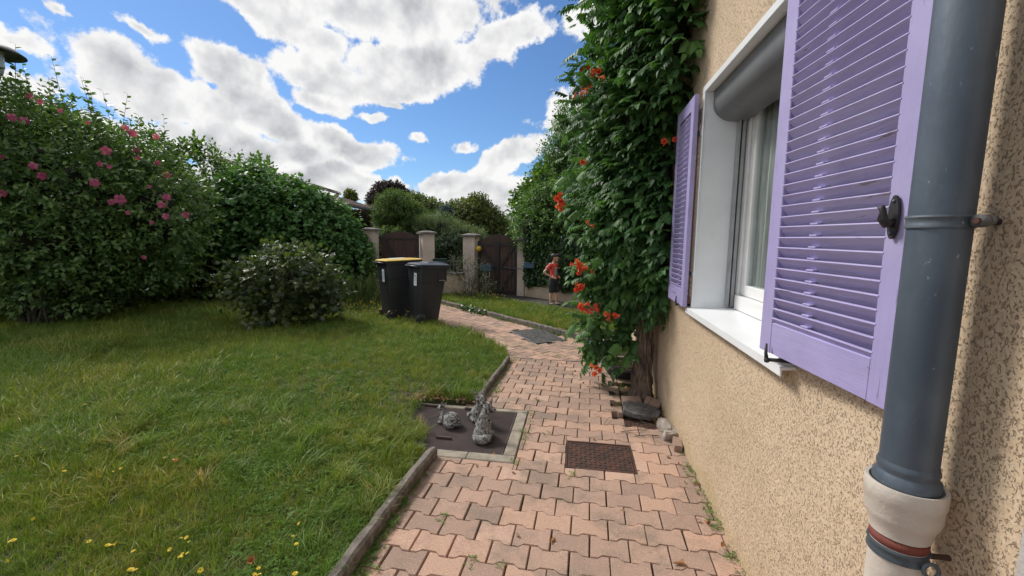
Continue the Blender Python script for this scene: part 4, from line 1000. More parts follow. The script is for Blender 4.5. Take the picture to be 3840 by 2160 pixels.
for k in range(14):
    b_ = np.array((-5.0+random.gauss(0, .15), 6.5+random.gauss(0, .1), 0.)); e_ = b_+np.array((random.uniform(-.7, .7), random.uniform(-.4, .3), random.uniform(.5, .9)))
    MB().tube([b_, (b_+e_)/2+np.array((0, 0, .1)), e_], [.012, .009, .004], 5).build('stem', m_bark2, peony, True)

# irises by the bins
iris = empty('iris_clump', 'clump of upright sword-shaped iris leaves beside the bins', 'plant', (-4.9, 9.0, .04))
def blades(cx, cy, rx, ry, n, h, w, lean=.35, cols=None):
    parts = []
    V, Fs, A, b = [], [], [], 0
    for k in range(n):
        x, y = cx+random.gauss(0, rx), cy+random.gauss(0, ry); L = h*random.uniform(.55, 1.1); an = random.random()*6.28; ln = random.uniform(.05, lean); ww = w*random.uniform(.7, 1.2); cv = random.random(); fa = random.random()*6.28
        sx_, sy_ = math.cos(fa)*ww/2, math.sin(fa)*ww/2
        for i, u in enumerate((0, .3, .6, .85, 1.)):
            ox = ln*L*u*u; wz = (1, 1, .8, .5, .04)[i]; z = .03+L*u*(1-.25*ln*u)
            V += [(x+math.cos(an)*ox-sx_*wz, y+math.sin(an)*ox-sy_*wz, z), (x+math.cos(an)*ox+sx_*wz, y+math.sin(an)*ox+sy_*wz, z)]; A += [cv, cv]
        for i in range(4): q = b+2*i; Fs += [(q, q+1, q+3), (q, q+3, q+2)]
        b += 10
    return np.array(V), [np.array(Fs)], np.array(A)
V, Fs, A = blades(-4.9, 9.05, .38, .28, 190, .72, .035, .5); o = link('leaves', mesh_np('leaves', V, Fs, G_IRIS, False, A), iris, True); o['kind'] = 'stuff'

# scraggly bush by the gate pillar, with bare twigs
SELL = [((-2.62, 10.15, .36), (.50, .35, .32)), ((-3.0, 10.2, .80), (.24, .25, .28)), ((-2.30, 10.05, .26), (.4, .3, .22)), ((-2.62, 10.2, .78), (.26, .2, .22))]
scr = plant('straggly_bush', 'straggly grey-green bush with bare twigs before the third gate pillar', 'bush', (-2.65, 10.15, .04), SELL, LEAF_N, G_ROSE, 300, .05, 10, .22, 0, .6, .3, 6., .8)
for k in range(18):
    b_ = np.array((-2.65+random.gauss(0, .12), 10.15+random.gauss(0, .1), .03)); e_ = b_+np.array((random.uniform(-.7, .75), random.uniform(-.2, .1), random.uniform(.4, 1.15)))
    MB().tube([b_, (b_+e_)/2+rng.normal(size=3)*.05, e_], [.008, .006, .002], 4).build('twig', m_bark2, scr, True)

# ------------------------------------------------------------------ gates, pillars and garden wall
def pillar(label, x, y, w, h, rz, ratio=1.):
    t = empty('gate_pillar', label, 'pillar', (x, y, 0), rz, 'rendered gate pillars with grey caps')
    MB().box((-w/2, -w/2*ratio, -.05), (w/2, w/2*ratio, h-.075), .006).build('shaft', m_pill, t)
    c = MB(); o_ = .055; a0, b0 = w/2+o_, w/2*ratio+o_
    c.add([(-a0, -b0, h-.075), (a0, -b0, h-.075), (a0, b0, h-.075), (-a0, b0, h-.075), (-a0, -b0, h-.03), (a0, -b0, h-.03), (a0, b0, h-.03), (-a0, b0, h-.03), (-a0*.35, -b0*.35, h+.012), (a0*.35, -b0*.35, h+.012), (a0*.35, b0*.35, h+.012), (-a0*.35, b0*.35, h+.012)],
          [(3, 2, 1, 0), (0, 1, 5, 4), (1, 2, 6, 5), (2, 3, 7, 6), (3, 0, 4, 7), (4, 5, 9, 8), (5, 6, 10, 9), (6, 7, 11, 10), (7, 4, 8, 11), (8, 9, 10, 11)]); c.build('cap', m_coping, t)
pillar('leftmost rendered gate pillar, half behind the shrub leaves', -5.42, 10.42, .34, 1.81, R(12))
pillar('rendered gate pillar between the left gate and the low wall', -4.02, 10.85, .33, 1.745, R(38))
pillar('rendered gate pillar with the yellow lamp on its side', -2.83, 11.05, .34, 1.685, R(-10))
pillar('rightmost and slimmest rendered gate pillar, beside the ivy', -1.46, 11.15, .20, 1.575, R(-8))
def gate(name, label, a, b, zb, zt, rise, bars):
    a, b = np.array(a, float), np.array(b, float); L = np.linalg.norm(b-a); d = (b-a)/L
    t = empty(name, label, 'gate', (a[0], a[1], 0), math.atan2(d[1], d[0]))
    nb = max(8, int(L/.105)); pw = L/nb
    top = lambda u: zt+rise*(math.sin(math.pi*min(1, max(0, (u/L-.06)/.88)))**1.15)
    for i in range(nb):
        u0, u1 = i*pw+.0025, (i+1)*pw-.0025; mb = MB(); mb.cur = random.random(); zz = [top(u0), top((u0+u1)/2), top(u1)]
        V = [(u0, 0, zb), (u1, 0, zb), (u1, 0, zz[2]), ((u0+u1)/2, 0, zz[1]), (u0, 0, zz[0])]; V += [(x, .022, z) for x, _, z in V]
        mb.add(V, [(0, 1, 2, 3, 4), (9, 8, 7, 6, 5)]+[(k, 5+k, 5+(k+1) % 5, (k+1) % 5) for k in range(5)]); mb.build('board', m_wood, t)
    def bar(p, q, w=.075, dp=.028, off=0, nm='brace'):
        p, q = np.array(p, float), np.array(q, float); c = (p+q)/2; dd = nrm(q-p)
        MB().obox((c[0], -dp/2-off, c[1]), (dd[0], 0, dd[1]), (0, 1, 0), (-dd[1], 0, dd[0]), np.linalg.norm(q-p)/2, dp/2, w/2).build(nm, m_strap, t)
    for p, q, w_, of, nm in bars(L, zb, zt): bar(p, q, w_, .028, of, nm)
    return t
def bars_main(L, zb, zt):
    zm = zb+(zt-zb)*.50
    return [((.02, zt-.10), (L-.02, zt-.10), .07, .001, 'rail'), ((.02, zm), (L-.02, zm), .05, .001, 'rail'), ((.02, zb+.08), (L-.02, zb+.08), .07, .001, 'rail'),
            ((L/2, zb+.02), (L/2, zt-.02), .10, .030, 'stile'), ((.04, zb+.02), (.04, zt-.02), .06, .030, 'stile'), ((L-.04, zb+.02), (L-.04, zt-.02), .06, .030, 'stile'),
            ((L-.08, zt-.14), (L/2+.07, zm+.03), .055, .032, 'brace'), ((.08, zt-.14), (L/2-.07, zm+.03), .055, .032, 'brace'),
            ((L-.08, zm-.03), (L/2+.07, zb+.10), .055, .032, 'brace'), ((.08, zm-.03), (L/2-.07, zb+.10), .055, .032, 'brace')]
gate('double_gate', 'dark brown arched board gate with diagonal braces, beside the yellow lamp', (-2.66, 11.10), (-1.57, 11.12), .04, 1.50, .185, bars_main)
def bars_left(L, zb, zt):
    return [((.02, zt-.06), (L-.02, zt-.06), .05, .001, 'rail'), ((.02, zb+.1), (L-.02, zb+.1), .07, .001, 'rail'), ((L-.05, zb+.02), (L-.05, zt-.1), .07, .030, 'stile'), ((.10, zt-.12), (L*.7, zb+.5), .07, .032, 'brace')]
gate('side_gate', 'dark brown arched board gate seen over the bins, between two pillars', (-5.22, 10.60), (-4.22, 10.80), .04, 1.60, .14, bars_left)
# low wall with coping between the middle pillars
gw = empty('garden_wall', 'low tan rendered wall with a grey coping between two gate pillars', 'wall', (-3.4, 10.9, 0))
a, b = np.array((-3.86, 10.80)), np.array((-3.00, 10.98)); d = nrm(b-a); c = (a+b)/2
MB().obox((c[0], c[1], .27), (*d, 0), (-d[1], d[0], 0), (0, 0, 1), np.linalg.norm(b-a)/2, .09, .32).build('wall', m_gardenwall, gw, True)
MB().obox((c[0], c[1], .612), (*d, 0), (-d[1], d[0], 0), (0, 0, 1), np.linalg.norm(b-a)/2, .13, .022).build('coping', m_coping, gw, True)
t = empty('mailbox', 'dark green metal letterbox standing on the low wall', 'mailbox', (-3.66, 10.86, .634), math.atan2(d[1], d[0]))
MB().box((-.17, -.12, 0), (.17, .12, .36), .012).build('box', m_green, t); MB().box((-.18, -.135, .361), (.18, .13, .375), .004).build('lid', m_green, t); MB().box((-.12, -.124, .26), (.12, -.1205, .28)).build('slot', m_black, t)
t = empty('fence_panel', 'small pale wire and glass panel on the low wall beside the letterbox', 'fence', (-3.25, 10.94, .634), math.atan2(d[1], d[0]))
for k in range(6): MB().box((-.24+k*.09, -.01, 0), (-.215+k*.09, .01, .30)).build('bar', m_greyiron, t)
MB().box((-.26, -.014, .30), (.26, .014, .325)).build('top_bar', m_greyiron, t)
# yellow beacon on the pillar
bp = at_y(1795, 933, 10.86); t = empty('beacon_lamp', 'round yellow warning lamp fixed to the pillar of the double gate', 'lamp', tuple(bp), R(-100))
q = MB().lathe([(0, .085), (.03, .082), (.055, .065), (.068, .03), (.07, 0), (0, 0)], 20); q.v = [(z, x, y) for x, y, z in q.v]; q.build('lens', M('amber_lens', (.60, .40, .03), (.5, .33, .02), 5, .25), t, smooth=True)
q = MB().lathe([(0, 0), (.075, 0), (.075, -.03), (0, -.03)], 20); q.v = [(z, x, y) for x, y, z in q.v]; q.build('base', m_yellow, t, smooth=R(40)); MB().box((-.13, -.02, -.02), (-.03, .02, .02), .004).build('bracket', m_rust, t)
# swing-gate motors with arms
def motor(label, px, py, Y, L, H_, flip):
    c = at_y(px, py, Y); t = empty('gate_motor', label, 'gate motor', tuple(c), R(-8), 'blue gate motors')
    MB().box((-L/2, -.08, -H_/2), (L/2, .08, H_/2), .012).build('housing', m_blue, t); MB().box((-L/2-.01, -.086, H_/2), (L/2+.01, .086, H_/2+.012), .003).build('cover', m_blue, t)
    MB().tube([(flip*L*.42, -.02, -H_/2), (flip*L*.42, -.02, -H_/2-.05)], .016, 8).build('spindle', m_black, t)
    return t
m1 = motor('blue motor box by the yellow-lamp pillar, with a curled grey cable below it', 1824, 1006, 10.62, .30, .15, 1)
MB().tube([(.02+.10*math.cos(a)*.9, -.04, -.14+.085*math.sin(a)) for a in np.linspace(R(150), R(390), 14)], .011, 6).build('cable', m_sur, m1, smooth=True)
m2 = motor('blue motor box on the ivy side of the slim pillar', 1986, 996, 10.75, .28, .13, -1)
MB().tube([(-.08, -.04, -.10), (-.16, .02, -.10), (-.8, .20, -.085)], .012, 6).build('arm', m_greyiron, m2, smooth=True)
MB().box((-.02, -.01, -.9), (0., .01, -.10)).build('conduit', m_sur, m1)

# ------------------------------------------------------------------ ivy wall and the greenery on the right
IV = [(-1.30, 11.00), (.08, 9.98), (1.5, 8.95), (4.5, 7.5)]
iw = empty('ivy_wall', 'low concrete wall smothered in dark ivy behind the child', 'wall', (0, 10.1, 0))
parts = []; mbw = MB()
for (a, b) in zip(IV[:-1], IV[1:]):
    a, b = np.array(a), np.array(b); L = np.linalg.norm(b-a); d = (b-a)/L; nn = np.array((d[1], -d[0])); nn = nn if nn[1] < 0 else -nn
    c = (a+b)/2-nn*.10; mbw.obox((c[0], c[1], .13), (*d, 0), (-d[1], d[0], 0), (0, 0, 1), L/2+.03, .10, .19)
    c = (a+b)/2-nn*.16; mbw.obox((c[0], c[1], .75), (*d, 0), (-d[1], d[0], 0), (0, 0, 1), L/2+.03, .10, .62)
    n = int(L*1900); u = rng.random(n)*L; z = .28+1.35*rng.random(n)**.9; keep = z > .22+.16*np.abs(np.sin(u*2.3))+.1*rng.random(n); u, z = u[keep], z[keep]; n = len(u)
    bulge = .10*lump(np.stack([u, z, z*0], 1), 3.5)+.10*rng.random(n)
    P = np.stack([a[0]+d[0]*u+nn[0]*bulge, a[1]+d[1]*u+nn[1]*bulge, z], 1); tone = np.clip(.35+.35*lump(np.stack([u, z, z*0+3], 1), 2.1)+rng.normal(size=n)*.22, 0, 1)
    parts.append(stamp(LEAF_W, P, rng.normal(size=(n, 3))*.6+np.array((0, 0, -.8)), np.array((*nn, .55))+rng.normal(size=(n, 3))*.35, .075+.03*rng.random(n), tone))
    q = int(L*16)
mbw.build('wall', m_gardenwall, iw, True)
V, Fs, A = merge(parts); o = link('ivy', mesh_np('ivy', V, Fs, G_IVY, False, A), iw, True); o['kind'] = 'stuff'
plant('privet_hedge', 'bushy green hedge rising above the ivy wall', 'hedge', (.2, 11.1, 0), [EL(2010, 860, 75, 75, 11.2, .7), EL(2110, 820, 95, 90, 11.0, .8), EL(2230, 800, 110, 120, 10.8, .8), EL(2060, 760, 70, 60, 11.3, .7), EL(2350, 760, 120, 180, 10.6, .8), EL(2160, 720, 70, 60, 11.0, .6)], LEAF, G_PRIVET, 3800, .075, 8, .24, .70, .28, .18, 2.8)
plant('dark_leaved_tree', 'dark tree leaning left over the ivy, just right of the slim pillar', 'tree', (-.4, 12.3, 0), [EL(1990, 740, 55, 45, 12.4, .5), EL(2040, 700, 55, 45, 12.4, .5), EL(1965, 800, 42, 50, 12.2, .5), EL(2080, 760, 60, 60, 12.4, .6)], LEAF_W, G_LAUREL, 800, .11, 7, .28, .35, .5, .28, 4., trunk=.07)
plant('small_leaved_tree', 'tall feathery tree with tiny leaves left of the vine', 'tree', (.3, 13.3, 0), [EL(2150, 500, 55, 95, 13.2, .7), EL(2110, 600, 75, 70, 13.2, .8), EL(2200, 580, 90, 140, 13.3, .8), EL(2080, 650, 60, 45, 13.0, .6), EL(2260, 500, 60, 140, 13.3, .6)], SIMPLE, G_PRIVET, 2600, .085, 9, .36, .30, .6, .30, 4., trunk=.10)

# ------------------------------------------------------------------ beyond the gates
plant('thuja_bush', 'broad dark conifer behind the left gate', 'tree', (-5.6, 14.0, 0), [EL(1500, 830, 78, 95, 13.8, .8), EL(1468, 855, 40, 55, 13.6, .6), EL(1545, 850, 70, 70, 13.8, .7), EL(1490, 770, 45, 40, 13.9, .5)], LEAF_N, G_THUJA, 3800, .085, 9, .24, .75, .26, .36, 2.6, .7, trunk=.08)
plant('low_juniper', 'low bright green spreading shrub just above the left gate', 'shrub', (-5.9, 12.6, 0), [EL(1455, 890, 50, 22, 12.4, .6), EL(1420, 905, 30, 20, 12.4, .5)], LEAF_N, G_THUJA, 320, .10, 8, .2, .7, .3, .2, 5.)
plant('clipped_hedge', 'dense clipped hedge filling the gap above the low wall', 'hedge', (-3.6, 12.6, 0), [EL(1690, 960, 68, 80, 12.6, .5), EL(1640, 970, 60, 70, 12.6, .5), EL(1745, 975, 50, 70, 12.6, .5)], LEAF_N, G_DARKCON, 1700, .085, 9, .14, .85, .16, .10, 3.)
plant('pale_shrub', 'pale feathery shrub on top of the clipped hedge', 'shrub', (-4.0, 13.4, 0), [EL(1650, 862, 70, 42, 13.4, .5), EL(1720, 885, 55, 35, 13.4, .5), EL(1600, 860, 45, 35, 13.4, .5), EL(1780, 900, 40, 25, 13.4, .5)], SIMPLE_N, G_PALE, 1700, .105, 9, .26, .75, .35, .3, 5., .8)
plant('blue_spruce', 'small blue-grey spruce top among the pale shrubs', 'tree', (-4.1, 15, 0), [EL(1668, 825, 24, 24, 15, .4), EL(1672, 800, 12, 20, 15, .2)], LEAF_N, leafmat('spruce_leaf', [(.03, .06, .06), (.05, .09, .10), (.08, .13, .14)], .1, .6), 260, .12, 8, .18, .7, .3, .2, 6.)
plant('copper_tree', 'dark purple-leaved tree beyond the neighbour roof', 'tree', (-21.8, 48, 0), [EL(1462, 742, 62, 40, 48), EL(1440, 722, 30, 26, 48), EL(1500, 750, 40, 30, 48), EL(1425, 760, 40, 30, 48), EL(1480, 715, 26, 20, 48), EL(1535, 765, 28, 22, 48)], SIMPLE, G_COPPER, 3000, .28, 8, .7, .45, .5, .38, .6, trunk=.28)
def far_tree(label, ells, mat, n, size, base, name='garden_tree', tr=.14, cf=.6): return plant(name, label, 'tree', base, ells, SIMPLE, mat, n, size, 8, .34, cf, .50, .40, 1.5, trunk=tr)
far_tree('olive green tree behind the dark conifer, left of the others', [EL(1600, 800, 70, 50, 22), EL(1560, 790, 50, 45, 22), EL(1640, 830, 60, 50, 22)], G_OLIVE, 2200, .125, (-7.7, 22.5, 0))
far_tree('broad olive tree with wispy tops above the third pillar', [EL(1760, 810, 90, 60, 20), EL(1700, 830, 60, 50, 20), EL(1820, 840, 70, 60, 20), EL(1790, 770, 40, 35, 20), EL(1860, 860, 40, 45, 20)], G_OLIVE, 3400, .12, (-5.0, 20.5, 0))
far_tree('slender tree with a light top by the patch of sky over the double gate', [EL(1890, 880, 22, 35, 24), EL(1905, 905, 30, 22, 24)], G_PRIVET, 260, .18, (-4.2, 24.5, 0), tr=.07)
far_tree('distant low tree seen through the gap over the double gate', [EL(1850, 905, 60, 25, 34), EL(1930, 905, 50, 20, 34)], G_OLIVE, 420, .28, (-7.2, 34, 0), tr=.1)
far_tree('distant feathery treetop just over the neighbour roof', [EL(1318, 738, 16, 16, 44), EL(1308, 732, 10, 12, 44)], G_OLIVE, 160, .32, (-24, 44, 0), tr=.1, cf=0)
brown = empty('brown_hedge', 'tall brown dried-out clipped hedge under the neighbour eaves', 'hedge', (-7.6, 13.6, 0))
ba, bb = np.array((-9.6, 13.4)), np.array((-6.35, 14.4)); L = np.linalg.norm(bb-ba); d = (bb-ba)/L; nn = np.array((d[1], -d[0]))
n = 9000; u = rng.random(n)*L; z = 2.42*rng.random(n); P = np.stack([ba[0]+d[0]*u+nn[0]*.06*rng.random(n), ba[1]+d[1]*u+nn[1]*.06*rng.random(n), z], 1)
tp = rng.random(2200)*L; P2 = np.stack([ba[0]+d[0]*tp, ba[1]+d[1]*tp+.5*rng.random(2200), 2.40+.08*rng.random(2200)], 1)
V, Fs, A = merge([stamp(SIMPLE_N, P, rng.normal(size=(n, 3))*.3+np.array((0, 0, 1)), np.array((*nn, .2))+rng.normal(size=(n, 3))*.4, .16, rng.random(n)*.5), stamp(SIMPLE_N, P2, rng.normal(size=(2200, 3))*.5+np.array((0, 0, 1)), rng.normal(size=(2200, 3)), .13, .7+.3*rng.random(2200))])
o = link('foliage', mesh_np('foliage', V, Fs, G_BROWN, False, A), brown, True); o['kind'] = 'stuff'
c = (ba+bb)/2-nn*.32; MB().obox((c[0], c[1], 1.2), (*d, 0), (-d[1], d[0], 0), (0, 0, 1), L/2, .28, 1.2).build('dark_core', m_inner, brown, True)['kind'] = 'stuff'  # dark box added inside the hedge so no light passes through

# neighbour's house: long tiled roof running away, a second roof plane above, small wing beyond
nh = empty('neighbour_house', 'low house with a brown tiled roof beyond the hedge', 'house', (-15, 24, 0))
e0, e1 = np.array((-13.37, 22.25, 3.45)), np.array((-14.89, 31.9, 3.45)); ax = nrm(e1-e0); out = np.array((-ax[1], ax[0], 0)); out = out if out[0] < 0 else -out
e0 = e0-ax*0; Lr = np.linalg.norm(e1-e0); slope = nrm(out+np.array((0, 0, .30)))
Lr = 13.5; e0 = e1-ax*Lr
W1 = 3.7
MB().obox(e0+ax*Lr/2+out*.55+np.array((0, 0, -1.83)), ax, out, (0, 0, 1), Lr/2-.3, .12, 1.68).build('wall', m_gardenwall, nh, True)
MB().obox(e0+ax*Lr/2+slope*W1/2-np.array((0, 0, .09)), ax, slope, np.cross(ax, slope), Lr/2, W1/2, .03).build('roof_deck', m_strap, nh, True)
MB().tube([e0+ax*u+out*-.05+np.array((0, 0, -.04)) for u in (0, Lr)], .055, 8).build('gutter', m_black, nh, True)
upn = np.cross(ax, slope); upn = upn if upn[2] > 0 else -upn
def tiles(root, o0, wid, length, nm='roof'):
    mb = MB(); nrow_ = int(wid/.33); ncol = int(length/.24)
    rt = MB().obox(o0+ax*length/2+slope*wid/2, ax, slope, upn, length/2, wid/2, .012).build(nm, m_tile, root, True)
    for c_ in range(ncol):
        for r_ in range(nrow_):
            mb.cur = random.random(); p = o0+ax*(c_+.5)*.24+slope*(r_*.33)+upn*(.012)
            pts = []
            for s_, lift in ((0, .035), (.34, .012)):
                for a_, hgt in ((-.10, 0), (-.05, .045), (.0, .06), (.05, .045), (.10, 0)): pts.append(p+ax*a_+slope*s_+upn*(hgt*(.9 if s_ else 1)+lift+random.gauss(0, .004)))
            mb.add(pts, [(i, i+1, i+6, i+5) for i in range(4)]+[(4, 3, 2, 1, 0)])
    o = mb.build('roof_tile', m_tile, rt, True); o['kind'] = 'stuff'; return rt
tiles(nh, e0, W1, Lr)
e2 = e0+slope*W1+upn*.38-slope*.30
tiles(nh, e2+ax*.0, 3.0, Lr-1.6, 'upper_roof')
MB().obox(e2+ax*(Lr-1.6)/2-upn*.06+slope*.1, ax, slope, upn, (Lr-1.6)/2, .10, .035).build('fascia', m_black, nh, True)
for k in range(1): MB().obox(e0+ax*(Lr-1.3)+slope*(W1+.1)+upn*.16, ax, slope, upn, .06, .1, .2).build('roof_post', m_gardenwall, nh, True)
MB().tube([e1+ax*0+slope*.05, e1+slope*.05+np.array((0, 0, 0.05))], .05, 6).build('gutter_end', m_black, nh, True)
wing = empty('small_house', 'little pinkish gable with a tiled edge at the end of the neighbour roof', 'house', (-18, 40, 0))
gc = at_y(1448, 790, 40.); MB().add([(gc[0]-2, 40, 0), (gc[0]+1.7, 40, 0), (gc[0]+1.7, 40, gc[2]+.1), (gc[0]-.1, 40, gc[2]+.6), (gc[0]-2, 40, gc[2]+.1), (gc[0]-2, 45, 0), (gc[0]+1.7, 45, 0), (gc[0]+1.7, 45, gc[2]+.1), (gc[0]-.1, 45, gc[2]+.6), (gc[0]-2, 45, gc[2]+.1)], [(0, 1, 2, 3, 4), (5, 9, 8, 7, 6), (1, 6, 7, 2), (0, 4, 9, 5)]).build('wall', m_pill, wing, True)
for sg in (-1, 1):
    o_ = MB().add([(gc[0]-.1, 39.7, gc[2]+.72), (gc[0]-.1, 45.2, gc[2]+.72), (gc[0]-.1+sg*2.3, 45.2, gc[2]+.08), (gc[0]-.1+sg*2.3, 39.7, gc[2]+.08), (gc[0]-.1, 39.7, gc[2]+.6), (gc[0]-.1, 45.2, gc[2]+.6), (gc[0]-.1+sg*2.3, 45.2, gc[2]), (gc[0]-.1+sg*2.3, 39.7, gc[2])], [(0, 1, 2, 3), (7, 6, 5, 4), (0, 3, 7, 4), (1, 5, 6, 2), (3, 2, 6, 7)]); o_.build('roof', m_tile, wing, True)
fh = empty('far_house', 'distant orange roof showing through the gap over the slim pillar', 'house', (-8, 55, 0))
oc = at_y(1922, 880, 55.); m_or = M('orange_tiles', (.34, .14, .085), (.28, .12, .08), 6, .9)
MB().box((oc[0]-2.5, 54, 0), (oc[0]+2.5, 60, oc[2]-.2)).build('wall', m_pill, fh, True)
MB().add([(oc[0]-3, 53.5, oc[2]-.25), (oc[0]+3, 53.5, oc[2]-.25), (oc[0]+3, 60.5, oc[2]-.25), (oc[0]-3, 60.5, oc[2]-.25), (oc[0]-2.2, 57, oc[2]+.65), (oc[0]+2.2, 57, oc[2]+.65)], [(0, 1, 5, 4), (1, 2, 5), (2, 3, 4, 5), (3, 0, 4)]).build('roof', m_or, fh, True)
MB().box((oc[0]+1.0, 56.6, oc[2]+.4), (oc[0]+1.5, 57.2, oc[2]+1.0)).build('chimney', m_or, fh, True)
# tree belt hiding the flat horizon
bp_ = [((x, 62+6*random.random(), 1.6), (4.2, 2.5, 2.2+1.2*random.random())) for x in np.arange(-75, 40, 5.5)]
P, D = shell(bp_, 5200, .35, .22, .8); V, Fs, A = merge([sprigs(SIMPLE, P, D, .6, 6, .9)])
tag(link('tree_belt', mesh_np('tree_belt', V, Fs, G_OLIVE, False, A)), kind='stuff')

# street lamp over the hedge at the left edge
LP = at_y(-44, 182, 5.6)
t = empty('street_lamp', 'wide black hat-shaped street lamp rising behind the hibiscus', 'street lamp', (LP[0], LP[1], 0))
zt = LP[2]; MB().lathe([(0, zt+.15), (.04, zt+.145), (.08, zt+.115), (.13, zt+.09), (.29, zt+.04), (.40, zt-.045), (.405, zt-.058), (.385, zt-.055), (.24, zt-.015), (0, zt-.01)], 36, (LP[0], LP[1], 0)).build('lamp_shade', m_black, t, True, True)
ml = M('frosted_lamp_glass', (.55, .57, .58), (.5, .52, .54), 3, .2); MB().lathe([(.16, zt-.02), (.15, zt-.25), (.12, zt-.36), (.06, zt-.38)], 24, (LP[0], LP[1], 0)).build('lamp_glass', ml, t, True, True)
MB().lathe([(.06, zt-.38), (.08, zt-.44), (.045, zt-.5), (.045, 0)], 16, (LP[0], LP[1], 0)).build('post', m_black, t, True, True)

# ------------------------------------------------------------------ wheelie bins
def bin_(label, x, y, rz, w, dpt, h, lid_mat, yellow, tilt):
    """local +x is the front, -x the wheel side"""
    t = empty('wheelie_bin', label, 'wheelie bin', (x, y, .035), rz, 'wheelie bins beside the path'); t.rotation_euler = (R(tilt[0]), R(tilt[1]), rz)
    def ringp(z, fx, hw, bx, r=.035):
        pts = []
        for cx_, cy_, a0 in ((fx-r, hw-r, 0), (bx+r, hw-r, 90), (bx+r, -hw+r, 180), (fx-r, -hw+r, 270)):
            for k in range(4): a = R(a0+30*k); pts.append((cx_+r*math.cos(a), cy_+r*math.sin(a), z))
        return pts
    D2 = dpt/2; H_ = h-.07
    levels = [(.02, D2*.50, w*.36, -D2*.90), (.10, D2*.54, w*.375, -D2*.92), (H_*.72, D2*.84, w*.455, -D2*.965), (H_*.725, D2*.86, w*.47, -D2*.98), (H_-.05, D2*.955, w*.485, -D2), (H_-.045, D2*1.02, w*.505, -D2*1.03), (H_, D2*1.03, w*.51, -D2*1.04), (H_, D2*.97, w*.47, -D2*.97), (H_-.04, D2*.96, w*.46, -D2*.96)]
    vs = []; 
    for l in levels: vs += ringp(*l)
    m = len(levels); n = 16
    mb = MB().add(vs, [tuple(range(n))[::-1]]+[(i*n+k, i*n+(k+1) % n, (i+1)*n+(k+1) % n, (i+1)*n+k) for i in range(m-1) for k in range(n)]+[tuple((m-1)*n+k for k in range(n))])
    mb.build('body', m_bin, t, smooth=R(32))
    # grip recess frame on the side panel
    yq = -w*.465; g = MB()
    for (xa, xb, za, zb_) in ((.07, .085, H_*.74, H_*.93), (.235, .25, H_*.74, H_*.93), (.07, .25, H_*.735, H_*.75)): g.box((xa, yq-.016, za), (xb, yq+.02, zb_), .003)
    g.build('side_grip', m_bin, t)
    MB().box((.09, yq-.0165, H_*.752), (.225, yq-.013, H_*.760)).build('side_print', m_sur, t)
    # lid: shallow dome with a raised step and a rear handle bar
    lid = []; 
    L0 = [(H_+(.022 if yellow else .004), D2*1.14, w*.535, -D2*1.10, .05), (H_+(.034 if yellow else .028), D2*1.13, w*.53, -D2*1.10, .05), (H_+.050, D2*.95, w*.44, -D2*.95, .06), (H_+.058, D2*.55, w*.30, -D2*.80, .06)]
    vs = []
    for l in L0: vs += ringp(*l)
    MB().add(vs, [tuple(range(n))[::-1]]+[(i*n+k, i*n+(k+1) % n, (i+1)*n+(k+1) % n, (i+1)*n+k) for i in range(3) for k in range(n)]+[tuple(3*n+k for k in range(n))]).build('lid', lid_mat, t, smooth=R(28))
    if yellow:
        MB().box((-D2*.5, -w*.2, H_+.0585), (D2*.35, w*.22, H_+.062), .002).build('lid_label', m_paper, t)
        q = MB(); V_ = ringp(H_-.03, D2*1.06, w*.515, -D2*1.06)+ringp(H_+.021, D2*1.12, w*.53, -D2*1.09, .05); q.add(V_, [tuple(range(16))[::-1]]+[(k, (k+1) % 16, 16+(k+1) % 16, 16+k) for k in range(16)]+[tuple(range(16, 32))]); q.build('lid_rim', m_bin, t, smooth=R(30))
    else:
        MB().box((-D2*.3, -w*.30, H_+.052), (D2*1.0, w*.30, H_+.068), .006).build('lid_panel', lid_mat, t)
    MB().tube([(-D2*1.10, -w*.42, H_-.02), (-D2*1.22, -w*.40, H_-.005), (-D2*1.22, w*.40, H_-.005), (-D2*1.10, w*.42, H_-.02)], .016, 8).build('handle', m_bin, t, smooth=True)
    for sy in (-1, 1):
        wl = MB().lathe([(.02, -.022), (.085, -.022), (.098, -.014), (.10, 0), (.098, .014), (.085, .022), (.02, .022)], 24, closed=True); wl.v = [(x-D2*.82, z+sy*(w*.40), y+.085) for x, y, z in wl.v]
        o = wl.build('wheel', m_rubber, t, smooth=R(40)); hb = MB().lathe([(0, -.024), (.045, -.024), (.045, .024), (0, .024)], 14); hb.v = [(x-D2*.82, z+sy*(w*.40), y+.085) for x, y, z in hb.v]; hb.build('hub', m_bin, o)
    # white paper label on the wheel-side panel
    zc = H_*.80; fx = -D2*.985-.006; st = MB().box((fx-.002, -w*.22, H_*.66), (fx, -w*.02, H_*.88)); s_ = st.build('sticker', m_paper, t)
    q = MB(); c = (fx-.0026, -w*.12, H_*.825); q.add([(c[0], c[1]+.02*math.cos(a)*(1 if a < 4 else .5), c[2]+.024*math.sin(a)) for a in np.linspace(0, 6.28, 11)[:-1]], [tuple(range(10))]); 
    for k in range(7): q.box((fx-.0028, -w*.19, H_*.775-k*.014), (fx-.0022, -w*.19+.05+.012*((k*5) % 4), H_*.775-k*.014+.004))
    q.build('sticker_print', m_ink, s_)
    return t
bin_('black wheelie bin with a dark lid, nearer of the two beside the path', -2.70, 7.24, R(50), .50, .56, 1.10, m_binlid, False, (0, 2.0))
bin_('black wheelie bin with a yellow lid, half behind the dark-lidded one', -3.36, 7.62, R(46), .56, .68, 1.15, m_yellow, True, (-1, -1.5))

